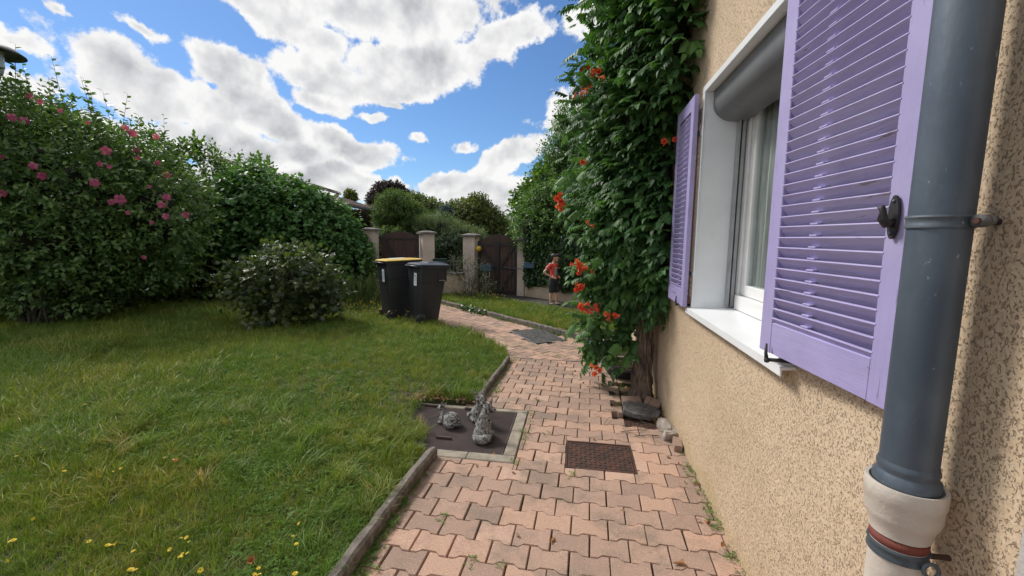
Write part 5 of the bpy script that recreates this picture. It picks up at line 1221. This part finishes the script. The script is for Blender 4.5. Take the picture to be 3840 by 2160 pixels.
# ------------------------------------------------------------------ stone animals on the wide cover
def fox():
    t = empty('fox_statue', 'weathered stone fox sitting with its back to us and its tail curled round', 'statue', (-.69, 3.06, .0), R(-12))
    b = MB()     # local: +y away from us, +x right
    b.ell((0, 0, .055), (.060, .065, .058)); b.ell((-.035, .01, .04), (.040, .055, .042)); b.ell((.038, .01, .04), (.036, .05, .04))
    b.tube([(0, 0, .06), (0, .008, .12), (.004, .02, .17), (.010, .028, .205)], [.055, .048, .036, .026], 12)
    b.ell((.014, .034, .222), (.030, .032, .028)); b.tube([(.02, .036, .220), (.05, .045, .208), (.076, .050, .198)], [.024, .015, .008], 10)
    b.tube([(-.003, .030, .235), (-.008, .030, .262), (-.008, .030, .285)], [.015, .011, .003], 8); b.tube([(.032, .045, .238), (.040, .048, .264), (.044, .050, .290)], [.015, .011, .003], 8)
    b.tube([(-.018, .07, .02), (-.016, .055, .10)], [.016, .018], 8); b.tube([(.022, .07, .02), (.020, .055, .10)], [.016, .018], 8); b.ell((-.018, .082, .012), (.017, .024, .012)); b.ell((.022, .082, .012), (.017, .024, .012))
    b.tube([(-.045, -.045, .030), (-.012, -.075, .030), (.030, -.078, .032), (.062, -.058, .040), (.074, -.030, .052)], [.022, .029, .032, .030, .012], 12)
    o = blend(b, 'body', m_stone, .0036, 2, t)
    MB().ell((.038, .020, .228), (.0045, .003, .0045), 8, 6).build('eye', m_black, t); return t
def fawn():
    t = empty('donkey_statue', 'small weathered stone animal with two upright ears, sitting behind the fox', 'statue', (-.80, 3.37, .0), R(-150))
    b = MB()     # local +y is its front
    b.ell((0, -.03, .05), (.055, .07, .052)); b.tube([(0, -.02, .06), (0, .03, .11), (0, .05, .16)], [.050, .040, .030], 12)
    b.ell((0, .055, .19), (.036, .042, .036)); b.tube([(0, .07, .185), (0, .105, .165)], [.028, .019], 10)
    b.tube([(-.024, .042, .21), (-.036, .035, .245), (-.040, .030, .268)], [.013, .015, .005], 8, sq=.6); b.tube([(.024, .042, .21), (.036, .035, .245), (.040, .030, .268)], [.013, .015, .005], 8, sq=.6)
    for sx_ in (-.03, .03): b.tube([(sx_, .05, .10), (sx_*1.15, .07, .015)], [.019, .015], 8); b.ell((sx_*1.15, .085, .012), (.017, .026, .013)); b.ell((sx_*1.5, -.01, .018), (.02, .05, .018))
    b.tube([(.02, -.09, .03), (.06, -.08, .03), (.075, -.04, .03)], [.016, .016, .009], 8)
    blend(b, 'body', m_stone, .0036, 2, t)
    for sx_ in (-.031, .031): MB().ell((sx_, .078, .196), (.007, .007, .009), 8, 6).build('eye', m_black, t)
    return t
def rabbit():
    t = empty('rabbit_statue', 'crouching weathered stone rabbit, leftmost on the ribbed cover', 'statue', (-1.03, 3.24, .0), R(62))
    b = MB()     # local +y its front
    b.ell((0, -.035, .055), (.058, .070, .058)); b.ell((0, .03, .045), (.042, .055, .042)); b.ell((-.04, -.04, .03), (.028, .05, .03)); b.ell((.04, -.04, .03), (.028, .05, .03))
    b.tube([(0, .04, .06), (0, .065, .10)], [.034, .024], 10); b.ell((0, .078, .115), (.025, .032, .025)); b.ell((0, .102, .106), (.016, .016, .014))
    b.tube([(-.014, .066, .13), (-.020, .045, .165), (-.020, .035, .188)], [.008, .013, .005], 8, sq=.5); b.tube([(.014, .066, .13), (.022, .05, .150), (.026, .04, .160)], [.008, .012, .005], 8, sq=.5)
    b.ell((0, -.105, .04), (.018, .018, .018)); b.ell((-.022, .075, .012), (.013, .024, .012)); b.ell((.022, .075, .012), (.013, .024, .012))
    blend(b, 'body', m_stone, .0036, 2, t)
    for sx_ in (-.022, .022): MB().ell((sx_, .088, .120), (.004, .004, .005), 8, 6).build('eye', m_black, t)
    return t
for o in (fox(), fawn(), rabbit()): o.scale = (1.13, 1.13, 1.13)

# ------------------------------------------------------------------ the child, hand on hip, looking right
boy = empty('person', 'child in a red T-shirt and dark shorts standing with a hand on the hip', 'person', (-.52, 9.72, .03), R(-122))
b = MB()                                      # local +y front, +x the child's right
def T(p, r, n=12, sq=1.): b.tube(p, r, n, sq=sq)
for s_, fy in ((1, .0), (-1, .06)):
    T([(.070*s_, 0, .60), (.078*s_, .012, .46), (.078*s_, .012+fy*.5, .335), (.080*s_, -.012+fy, .20), (.078*s_, -.010+fy, .07)], [.060, .056, .044, .040, .026])
    b.ell((.078*s_, .035+fy, .030), (.032, .078, .026))
T([(0, 0, .585), (0, 0, .68), (0, .005, .80), (0, .0, .92), (0, -.008, .975)], [.080, .078, .092, .096, .050], 16, .72)
T([(0, -.01, .95), (0, .0, 1.03)], [.034, .031])
# arms
sh_r, sh_l = np.array((.125, -.01, .925)), np.array((-.125, -.01, .925))
el_r, wr_r = np.array((.245, -.10, .775)), np.array((.115, .035, .665))
T([(.09, -.01, .93), sh_r, (sh_r+el_r)/2, el_r], [.035, .036, .030, .025]); T([el_r, (el_r+wr_r)/2+np.array((.01, 0, 0)), wr_r], [.025, .023, .016])
el_l, wr_l = np.array((-.235, -.08, .785)), np.array((-.115, .03, .665))
T([(-.09, -.01, .93), sh_l, (sh_l+el_l)/2, el_l], [.035, .036, .030, .025]); T([el_l, (el_l+wr_l)/2, wr_l], [.025, .023, .016])
for s_, wr in ((1, wr_r), (-1, wr_l)):
    dh = nrm(np.array((-.10*s_, .95, -.18))); up_ = np.array((0, 0, 1.)); palm = wr+dh*.035
    b.obox(palm, dh, up_, np.cross(dh, up_), .034, .026, .012)
    for k, (o_, l_) in enumerate(((.020, .046), (.007, .054), (-.007, .050), (-.020, .040))):
        p0 = palm+dh*.028+up_*o_; p1 = p0+dh*l_*.55+np.array((-.008*s_, 0, -.004)); p2 = p1+nrm(dh+np.array((-.5*s_, 0, -.15)))*l_*.45; b.tube([p0, p1, p2], [.0078, .0070, .0055], 6)
    p0 = wr+dh*.012+up_*.018; b.tube([p0, p0+up_*.022+dh*.006-np.array((.01*s_, 0, 0)), p0+up_*.032+dh*.024-np.array((.016*s_, 0, 0))], [.009, .008, .006], 6)
# head turned to the child's left
hd = MB(); ha = R(38)
HC = np.array((-.012, .022, 1.105))
def hp(x, y, z): return np.array((HC[0]+x*math.cos(ha)-y*math.sin(ha), HC[1]+x*math.sin(ha)+y*math.cos(ha), HC[2]+z))
b.ell(tuple(hp(0, -.006, .012)), (.070, .084, .082), 16, 12, (0, 0, ha)); b.ell(tuple(hp(0, .026, -.042)), (.052, .052, .044), 14, 10, (0, 0, ha))
b.tube([hp(0, .074, .012), hp(0, .094, -.014), hp(0, .080, -.022)], [.008, .013, .007], 8)
b.ell(tuple(hp(0, .072, -.050)), (.022, .012, .008), 10, 6, (0, 0, ha)); b.ell(tuple(hp(0, .062, -.076)), (.022, .018, .015), 10, 6, (0, 0, ha))
for s_ in (-1, 1): b.ell(tuple(hp(.071*s_, -.006, -.008)), (.010, .018, .026), 8, 8, (0, 0, ha))
blend(b, 'body', m_skin, .0062, 3, boy)
for s_ in (-1, 1):
    MB().ell(tuple(hp(.028*s_, .070, .012)), (.011, .008, .007), 10, 6, (0, 0, ha)).build('eye', m_whitecloth, boy, smooth=True)
    MB().ell(tuple(hp(.028*s_, .077, .012)), (.005, .003, .005), 8, 6, (0, 0, ha)).build('iris', m_black, boy, smooth=True)
    MB().tube([hp(.012*s_, .082, .030), hp(.030*s_, .079, .034), hp(.046*s_, .066, .028)], .0035, 6).build('eyebrow', m_hair, boy)
MB().tube([hp(-.018, .083, -.052), hp(0, .087, -.051), hp(.018, .083, -.052)], .003, 6).build('mouth', M('lips', (.36, .14, .12)), boy)
h = MB(); h.ell(tuple(hp(0, -.018, .045)), (.080, .088, .062), 14, 10, (0, 0, ha)); h.ell(tuple(hp(0, -.048, .012)), (.070, .055, .066), 12, 8, (0, 0, ha)); h.ell(tuple(hp(0, .045, .062)), (.066, .045, .028), 12, 8, (0, 0, ha))
for k in range(46):
    a_ = random.random()*6.28; e_ = random.uniform(.1, 1.4); d = np.array((math.cos(a_)*math.cos(e_), math.sin(a_)*math.cos(e_), math.sin(e_)))
    p = (d[0]*.074, d[1]*.082-.014, .040+d[2]*.055); q_ = (d[0]*.084, d[1]*.094-.012+.010, .034+d[2]*.060-.012); h.tube([hp(*p), hp(*q_)], [.012, .004], 5)
for k in range(9):
    x_ = -.056+.014*k; h.tube([hp(x_, .050, .075), hp(x_*1.02, .078, .052), hp(x_*1.05, .082, .034+.006*(k % 2))], [.013, .010, .004], 5)
blend(h, 'hair', m_hair, .005, 1, boy)
# T-shirt
s = MB(); s.tube([(0, .004, .600), (0, .004, .66), (0, .006, .76), (0, .004, .86), (0, -.004, .925), (0, -.008, .975)], [.112, .104, .103, .110, .108, .056], 20, sq=.76)
for s_, sh_, el_ in ((1, sh_r, el_r), (-1, sh_l, el_l)): s.tube([(.05*s_, -.008, .93), sh_+np.array((0, 0, .002)), sh_+(el_-sh_)*.52], [.052, .053, .052], 12)
shirt = blend(s, 't_shirt', m_redshirt, .0065, 2, boy)
tree_ = BVHTree.FromPolygons([v.co.copy() for v in shirt.data.vertices], [tuple(p.vertices) for p in shirt.data.polygons])
def decal(name, quads, mat, parent, d, off=.002):
    q = MB()
    for pts in quads:
        w_ = []
        for p in pts:
            h_ = tree_.ray_cast(Vector(p)-Vector(d)*.5, Vector(d)); w_.append(tuple(h_[0]-Vector(d)*off) if h_[0] else tuple(p))
        q.add(w_, [tuple(range(len(w_)))])
    return q.build(name, mat, parent)
def grid(x0, x1, z0, z1, k=4): return [[(x0+(x1-x0)*i/k, 0, z0+(z1-z0)*j/k), (x0+(x1-x0)*(i+1)/k, 0, z0+(z1-z0)*j/k), (x0+(x1-x0)*(i+1)/k, 0, z0+(z1-z0)*(j+1)/k), (x0+(x1-x0)*i/k, 0, z0+(z1-z0)*(j+1)/k)] for i in range(k) for j in range(k)]
pr_ = decal('chest_print', grid(-.064, .064, .695, .862, 8), M('print_grey', (.34, .35, .42)), shirt, (0, -1, 0))
c4 = [(.10, .11, .16), (.52, .54, .60), (.06, .30, .26), (.50, .30, .34), (.09, .09, .14), (.42, .42, .52)]
for k, cc in enumerate(c4):
    i_, j_ = k % 2, k//2; decal('print_square', grid(-.057+.060*i_, -.005+.060*i_, .700+.054*j_, .746+.054*j_, 3), M('print_square', cc, rough=.9), shirt, (0, -1, 0), .004)
decal('print_line', grid(-.056, .056, .874, .884, 4), m_whitecloth, shirt, (0, -1, 0), .003)
for s_, sh_, el_ in ((1, sh_r, el_r), (-1, sh_l, el_l)):
    st_ = MB(); pts = [np.array((.055*s_, -.012, .985)), sh_+np.array((.004*s_, 0, .054)), sh_+(el_-sh_)*.50+np.array((.030*s_, -.0, .040))]
    st_.tube(pts, [.016, .018, .017], 8, sq=.35); st_.build('shoulder_stripe', m_whitecloth, shirt, smooth=True)
# shorts
s = MB(); s.tube([(0, 0, .650), (0, 0, .60), (0, 0, .53)], [.108, .124, .128], 18, sq=.74)
for s_, fy in ((1, .0), (-1, .03)): s.tube([(.050*s_, 0, .60), (.072*s_, .008, .48), (.079*s_, .012+fy, .34), (.080*s_, .012+fy, .30)], [.080, .082, .070, .067], 12)
blend(s, 'shorts', m_shorts, .007, 2, boy)
for s_, fy in ((1, .0), (-1, .06)): MB().ell((.078*s_, .038+fy, .022), (.037, .086, .030), 12, 8).build('shoe', m_shoe, boy, smooth=True)

# ------------------------------------------------------------------ grass, weeds, little flowers
tcol = bpy.data.collections.new('blade_templates')
def tuft(n, spread, h, w, mat, lean=.8, seed=0):
    g = np.random.default_rng(seed); V, Fs = [], []
    for k in range(n):
        x, y = g.normal(size=2)*spread; L = h*g.uniform(.45, 1.2); an = g.random()*6.28; ln = g.uniform(.15, lean); ww = w*g.uniform(.6, 1.2); fa = an+1.57+g.normal()*.4
        sx_, sy_ = math.cos(fa)*ww/2, math.sin(fa)*ww/2; b0 = len(V)
        for i, (u, q) in enumerate(((0, 1), (.4, .9), (.75, .6), (1., .05))):
            ox = ln*L*u*u; z = L*u*(1-.38*ln*u)-.01
            V += [(x+math.cos(an)*ox-sx_*q, y+math.sin(an)*ox-sy_*q, z), (x+math.cos(an)*ox+sx_*q, y+math.sin(an)*ox+sy_*q, z)]
        for i in range(3): q = b0+2*i; Fs += [(q, q+1, q+3), (q, q+3, q+2)]
    me = mesh_np('blades', np.array(V), [np.array(Fs)], mat); o = bpy.data.objects.new('blades', me); return o
def clover(seed, n=9):
    g = np.random.default_rng(seed); V, Fs = [], []
    for k in range(n):
        x, y = g.normal(size=2)*.03; z = g.uniform(.008, .035); r = g.uniform(.006, .011); an = g.random()*6.28
        for j in range(3):
            a_ = an+j*2.09; b0 = len(V); c_, s_ = math.cos(a_), math.sin(a_); tl = g.normal()*.2
            for u, v, q in ((0, 0, 0), (.8, -.55, .1), (1.3, -.35, .05), (1.3, .35, .05), (.8, .55, .1)): V.append((x+r*(u*c_-v*s_), y+r*(u*s_+v*c_), z+r*(q+u*tl)))
            Fs += [(b0, b0+1, b0+2), (b0, b0+2, b0+3), (b0, b0+3, b0+4)]
    return bpy.data.objects.new('blades', mesh_np('blades', np.array(V), [np.array(Fs)], G_CLOVER))
def scatter(name, templates, P, idx, S, lab=None, parent=None):
    c = bpy.data.collections.new(name+'_src')
    for i, o in enumerate(templates): o.name = 'blades_%02d' % i; c.objects.link(o)
    n = len(P); me = bpy.data.meshes.new(name); me.vertices.add(n); me.vertices.foreach_set('co', np.asarray(P, np.float32).ravel())
    for nm, tp, v in (('idx', 'INT', idx), ('sz', 'FLOAT', S)):
        a_ = me.attributes.new(nm, tp, 'POINT'); a_.data.foreach_set('value', np.asarray(v, np.int32 if tp == 'INT' else np.float32))
    rot = np.stack([rng.normal(size=n)*.12, rng.normal(size=n)*.12, rng.random(n)*6.28], 1); a_ = me.attributes.new('rot', 'FLOAT_VECTOR', 'POINT'); a_.data.foreach_set('vector', rot.astype(np.float32).ravel())
    o = link(name, me, parent); ng = bpy.data.node_groups.new(name, 'GeometryNodeTree')
    ng.interface.new_socket('Geometry', in_out='INPUT', socket_type='NodeSocketGeometry'); ng.interface.new_socket('Geometry', in_out='OUTPUT', socket_type='NodeSocketGeometry')
    N_ = ng.nodes; gi = N_.new('NodeGroupInput'); go = N_.new('NodeGroupOutput'); ip = N_.new('GeometryNodeInstanceOnPoints'); ci = N_.new('GeometryNodeCollectionInfo')
    ci.inputs['Collection'].default_value = c; ci.inputs['Separate Children'].default_value = True; ci.inputs['Reset Children'].default_value = True; ip.inputs['Pick Instance'].default_value = True
    def at(nm, tp): q = N_.new('GeometryNodeInputNamedAttribute'); q.data_type = tp; q.inputs[0].default_value = nm; return [x for x in q.outputs if x.enabled and x.name == 'Attribute'][0]
    l = ng.links.new; l(gi.outputs[0], ip.inputs['Points']); l(ci.outputs[0], ip.inputs['Instance']); l(at('idx', 'INT'), ip.inputs['Instance Index']); l(at('rot', 'FLOAT_VECTOR'), ip.inputs['Rotation']); l(at('sz', 'FLOAT'), ip.inputs['Scale']); l(ip.outputs[0], go.inputs[0])
    m_ = o.modifiers.new('scatter', 'NODES'); m_.node_group = ng; o['kind'] = 'stuff'; return o
def in_view(P, pad=260):
    d = P-EYE; z = d@FW; u = d@RT/z*FPX; v = d@UP/z*FPX; return (z > .5) & (np.abs(u) < 1920+pad) & (v > -1080-pad)
TUFTS = [tuft(22, .022, .060, .0034, G_GRASS, .9, s_) for s_ in range(4)]+[tuft(16, .020, .115, .0045, G_GRASS, 1.1, 10+s_) for s_ in range(2)]+[clover(30), clover(31)]
pts = []
for (x0_, x1_, y0_, y1_, dens) in ((-4, -.9, .6, 3.2, 1500), (-6.5, -.7, 3.2, 5.6, 900), (-7, -4, .6, 3.2, 900), (-11.5, -6.5, 1.5, 5.6, 420), (-11.5, -.8, 5.6, 8., 560), (-9, -3, 8, 11.2, 300)):
    n = int((x1_-x0_)*(y1_-y0_)*dens); pts.append(np.stack([rng.uniform(x0_, x1_, n), rng.uniform(y0_, y1_, n), np.full(n, .042)], 1))
P = np.concatenate(pts); P = P[inside(LAWN, P) & in_view(P)]
bald = lump(P*np.array((1, 1, 0)), 1.7); far = np.linalg.norm(P-EYE, axis=1)
e_ = np.linalg.norm(P[:, :2]-np.array((-1.5, 3.7)), axis=1)
P = P[(rng.random(len(P)) < np.clip(e_*1.6, .15, 1))]; far = np.linalg.norm(P-EYE, axis=1)
patch = lump(P*np.array((1, 1, 0))+5, 1.3); r_ = rng.random(len(P))
idx = rng.integers(0, 4, len(P)); idx[(patch > .42) & (r_ < .5)] = 4; idx[(r_ > .93)] = 5
cl_ = (lump(P*np.array((1, 1, 0))+11, 1.1) > .05) & (rng.random(len(P)) < .42) & (far < 6) & (rng.random(len(P)) < .5); idx[cl_] = rng.integers(6, 8, cl_.sum())
S = (.62+.55*rng.random(len(P)))*(1+.10*np.clip(far-3, 0, 5))*(1+.35*np.clip(patch, -.6, 1)); S[(P[:, 1] > 7.5)] *= .8
scatter('lawn_grass', TUFTS, P, idx, S)
T2 = [tuft(20, .024, .085, .0050, G_GRASS, .8, 50+s_) for s_ in range(3)]
n = 9500; P = np.stack([rng.uniform(-3.8, .9, n), rng.uniform(5.8, 10.7, n), np.full(n, .05)], 1); P = P[inside(LAWN2, P) & in_view(P)]
scatter('lawn_grass', T2, P, rng.integers(0, 3, len(P)), 1.0+.7*rng.random(len(P)))
# coarse tussocks in the lawn near the path and the cover
T3 = [tuft(46, .05, .19, .0062, G_GRASS, 1.1, 70+s_) for s_ in range(3)]
TP = [(540, 1560), (720, 1560), (800, 1600), (1170, 1680), (1300, 1750), (1230, 1720), (1450, 1700), (1120, 1640), (1380, 1640), (1500, 1650), (1400, 1900), (1330, 1980), (1440, 1850), (1560, 1640), (1600, 1600), (1700, 1500), (1750, 1480), (1780, 1450), (1650, 1480), (1210, 1620), (860, 1560), (960, 1530), (1050, 1560), (1250, 2080), (780, 1780), (420, 1700), (330, 1620)]
TPX = [np.array((-1.46+.42*a*a_, 2.84+.40*b*b_, .02)) for a, b, a_, b_ in rng.random((80, 4))]+[np.array((-1.10+.015*a, 1.0+1.75*b, .03)) for a, b in rng.random((36, 2))]+[np.array((-.935, 3.75+1.4*b, .03)) for b in rng.random(16)]+[np.array((-1.45+.04*rng.normal(), 2.9+.75*rng.random(), .02)) for _ in range(16)]
P = np.concatenate([[at_z(px, py, .045)+np.array((random.gauss(0, .10), random.gauss(0, .08), 0)) for _ in range(4)] for px, py in TP]); P = P[inside(LAWN, P)]; P = np.concatenate([P, np.array(TPX)])
o = scatter('grass_tussocks', T3, P, rng.integers(0, 3, len(P)), np.concatenate([.5+.45*rng.random(len(P)-len(TPX)), .35+.3*rng.random(len(TPX))]))
# weeds along the kerb and in joints
wp = [(-.985+random.gauss(0, .012), random.uniform(1.0, 2.5), .0) for _ in range(90)]+[(-.985+random.gauss(0, .03), random.uniform(1.5, 2.1), .0) for _ in range(80)]+[(-.80+random.gauss(0, .03), random.uniform(3.7, 5.3), 0) for _ in range(60)]
wp += [(WX-.02+random.gauss(0, .006), random.uniform(1.2, 3.1), 0) for _ in range(50)]+[(-.38+random.gauss(0, .01), random.uniform(2.72, 3.6), 0) for _ in range(14)]
wp += [(random.uniform(-.9, .3), .14*random.randint(9, 36)+random.gauss(0, .004), -.008) for _ in range(26)]+[(.45+random.gauss(0, .06), 4.35+random.gauss(0, .15), -.02) for _ in range(30)]
wp = [q for q in wp if not (MH[0]-.03 < q[0] < MH[2]+.03 and MH[1]-.03 < q[1] < MH[3]+.03) and not (-1.5 < q[0] < -.42 and 2.72 < q[1] < 3.68)]
P = np.array(wp); scatter('joint_weeds', [clover(40, 14), clover(41, 10), tuft(9, .012, .035, .003, G_GRASS, 1., 90)], P, rng.choice([0, 1, 1, 2, 2], len(P)), .40+.45*rng.random(len(P)))
wp = []
for _ in range(150):
    u_ = random.random(); c = CC0+(CC1-CC0)*u_+nrm(np.array((-.5, -.5)))*abs(random.gauss(0, .03)); wp.append((c[0], c[1], .0))
for _ in range(60): wp.append((random.uniform(-2, .4), random.uniform(5.4, 7.2), -.005))
P = np.array(wp); okp = ((P[:, :2]-CC0)@np.array((-su, cu)))*np.sign(near) > -.02 if np.isscalar(near) else np.ones(len(P), bool)
scatter('joint_weeds', [tuft(14, .02, .05, .004, G_GRASS, 1., 95), clover(44, 14)], P[(P[:, 0] < .8)], rng.integers(0, 2, (P[:, 0] < .8).sum()), .7+.5*rng.random((P[:, 0] < .8).sum()))
# ivy spilling over the far kerb
c = [CC0+(CC1-CC0)*random.uniform(.56, .70)+nrm(np.array((-.5, -.5)))*random.gauss(.03, .06) for _ in range(150)]
P = np.array([(x, y, random.uniform(.02, .13)) for x, y in c]); n = len(P); V, Fs, A = stamp(LEAF_W, P, rng.normal(size=(n, 3))*.6+np.array((0, 0, -.3)), rng.normal(size=(n, 3))*.3+np.array((-.3, -.4, 1)), .055)
tag(link('creeping_ivy', mesh_np('creeping_ivy', V, [Fs], G_IVY, False, A)), kind='stuff')

# dandelion-like flowers in the lawn, one object each
def yellow(s):
    mb = MB(); g = random.Random(s); n = 11
    for ring_, (ra, rb, z) in enumerate(((.004, .0165, .0), (.003, .011, .003))):
        for k in range(n):
            a_ = 6.283*(k+g.random()*.5)/n; c_, s_ = math.cos(a_), math.sin(a_); w_ = .0035; mb.cur = g.random()
            mb.add([(ra*c_-w_*.5*-s_*-1, ra*s_-w_*.5*c_, z), (rb*c_+w_*s_, rb*s_-w_*c_, z+.003), (rb*c_*1.05, rb*s_*1.05, z+.002), (rb*c_-w_*s_, rb*s_+w_*c_, z+.003)], [(0, 1, 2, 3)])
    return mb.mesh('yellow_flower', G_YEL, False, False)
ym = [yellow(k) for k in range(3)]; stm = MB().tube([(0, 0, 0), (.004, 0, -.05), (0, 0, -.10)], .0012, 4).mesh('stem', m_twig)
YF = [(373, 288, 1.1), (305, 230, .8), (461, 265, .8), (478, 322, 1), (470, 330, .8), (57, 385, 1), (480, 478, 1.1), (465, 484, .9), (232, 724, .9), (92, 771, .8), (365, 855, 1), (683, 840, .9), (565, 888, .8), (907, 600, .8), (75, 1247, 1.1), (60, 1251, .9), (37, 1363, 1), (503, 1253, .9), (610, 1275, 1.1), (636, 1274, 1), (655, 1268, 1.), (740, 1413, 1.2), (765, 1416, 1), (755, 1308, .8), (1055, 1231, .9), (1025, 1234, .7), (960, 1299, .9), (1020, 1341, 1.), (1032, 1324, .7), (1060, 1320, .7), (1135, 1417, 1.1), (1692, 1152, .9), (1657, 1224, .8), (1676, 1268, .9), (1670, 1436, 1.1), (1463, 1405, .8), (1465, 1442, 1), (1065, 342, .9), (1405, 165, .9), (545, 152, .8), (187, 1126, .7), (620, 282, .8), (570, 286, .7), (933, 778, .7), (190, 340, .7), (600, 376, .7), (593, 440, .7), (850, 527, .6), (640, 858, .6), (1070, 1255, .6), (1935, 188, .8), (415, 150, .7), (1440, 1440, .8)]
ORD = 'first second third fourth fifth sixth seventh eighth ninth tenth eleventh twelfth thirteenth fourteenth fifteenth sixteenth seventeenth eighteenth nineteenth twentieth'.split()
BANDS = [(1340, 9999, 'along the bottom edge of the view'), (1130, 1340, 'just above the bottom ones'), (700, 1130, 'in the middle band of the lawn'), (400, 700, 'beyond the middle of the lawn'), (0, 400, 'in the shady far lawn')]
def flower_label(u, v):
    for lo, hi, txt in BANDS:
        if lo <= v < hi: return 'yellow flower %s, %s from the left' % (txt, ORD[sorted(a for a, b, _ in YF if lo <= b < hi).index(u)])
for k, (u_, v_, s_) in enumerate(YF):
    c = at_z(u_/1.5093, 1200+v_/1.5093, .135)
    o = tag(link('yellow_flower', ym[k % 3]), flower_label(u_, v_), 'flower', 'yellow flowers in the near lawn')
    o.location = c; o.scale = (s_*.62,)*3; o.rotation_euler = (random.gauss(0, .3), random.gauss(0, .3), random.random()*6)
    q = link('stem', stm, o)
# countless tiny yellow blooms by the bins and the gate
fl = []
for cx_, cy_, sx_, sy_, n_ in ((-3.9, 7.9, .7, .35, 260), (-3.2, 7.6, .4, .25, 90), (-4.9, 8.2, .6, .4, 90), (-2.35, 9.9, .4, .35, 90), (-1.2, 8.6, 1.1, .7, 60), (-1.9, 10.2, .25, .2, 60), (.3, 7.0, .5, .3, 30)):
    fl.append(np.stack([rng.normal(cx_, sx_, n_), rng.normal(cy_, sy_, n_), rng.uniform(.10, .30, n_)*(.5+.5*rng.random(n_))], 1))
P = np.concatenate(fl); P = P[inside(LAWN, P) | inside(LAWN2, P)]; n = len(P)
V, Fs, A = stamp(SIMPLE, P, rng.normal(size=(n, 3)), rng.normal(size=(n, 3))*.4+np.array((0, -.5, 1)), .022+.012*rng.random(n)); tag(link('tiny_yellow_blooms', mesh_np('tiny_yellow_blooms', V, [Fs], G_YEL, False, A)), kind='stuff')
# fallen trumpet flowers and dry leaves
def fallen(label, px, py, z, s_, rot, mat=G_ORANGE):
    mb = MB(); mb.cur = .8; mb.add([v for v in TR.v], TRF); o = mb.build('fallen_flower', mat, smooth=False); o.location = at_z(px, py, z); o.scale = (s_,)*3; o.rotation_euler = rot; return tag(o, label, 'flower')
fallen('fallen pale orange flower lying in the lawn grass, the larger one', 755, 1750, .11, .75, (R(160), 0, .3), G_PEACH)
fallen('fallen orange flower on its side in the lawn, left of the larger one', 646, 1722, .10, .6, (R(90), 0, 1.4), G_PEACH)
fallen('dried brown-orange flower half hidden at the near edge of the lawn', 950, 2115, .11, .8, (R(30), 0, .4), G_DRY)
fallen('withered orange flower on the pavers near the bottom of the view', 2525, 2110, .012, .8, (R(95), 0, 1.8), G_DRY)
fallen('small withered flower on the pavers close to the wall foot', 2640, 1950, .012, .55, (R(80), 0, .5), G_DRY)
fallen('withered brown flower in a joint in the middle of the paving', 2065, 2035, .012, .6, (R(100), .3, 2.8), G_DRY)
dl = []
for cx_, cy_, z_, sx_, sy_, n_ in ((.42, 3.47, -.06, .07, .04, 60), (.36, 3.92, -.05, .05, .06, 50), (.50, 4.0, -.03, .08, .04, 60), (.78, 3.66, -.03, .03, .10, 60), (.60, 4.35, -.035, .10, .12, 70), (-1.45, 3.72, .05, .12, .05, 80), (-1.15, 3.70, .05, .15, .03, 60), (.70, 4.0, .0, .08, .06, 40), (.2, 4.7, .006, .4, .5, 22), (.78, 2.6, .006, .04, .7, 26), (-.2, 2.6, .006, .6, .8, 14)):
    dl.append(np.stack([rng.normal(cx_, sx_, n_), rng.normal(cy_, sy_, n_), z_+.012*rng.random(n_)], 1))
P = np.concatenate(dl); P = P[P[:, 0] < WX-.01]; n = len(P); V, Fs, A = stamp(LEAF, P, rng.normal(size=(n, 3))*np.array((1, 1, .25)), rng.normal(size=(n, 3))*.5+np.array((0, 0, 1)), .022+.022*rng.random(n)); tag(link('leaf_litter', mesh_np('leaf_litter', V, [Fs], G_DRY, False, A)), kind='stuff')
tw = MB()
for k in range(34):
    c = np.array((random.choice((.42, .6, .72, .78)), random.uniform(3.3, 4.2), .012)); a_ = random.random()*6.28; L = random.uniform(.06, .22)
    tw.tube([c, c+np.array((math.cos(a_)*L/2, math.sin(a_)*L/2, .012)), c+np.array((math.cos(a_+.4)*L, math.sin(a_+.4)*L, .004))], .0018, 4)
for c0, c1 in (((.62, 3.72, .05), (.79, 4.05, .09)), ((.40, 3.36, .006), (.62, 3.42, .01)), ((.5, 3.30, .006), (.70, 3.34, .008)), ((-1.35, 3.1, .004), (-1.1, 3.35, .05))): tw.tube([c0, (np.array(c0)+np.array(c1))/2+np.array((.01, .0, .01)), c1], .0028, 4)
tag(tw.build('dry_twigs', m_bark2), kind='stuff')
c = at_z(2630, 1290, WZ0+.01)
print('done', len(bpy.data.objects))
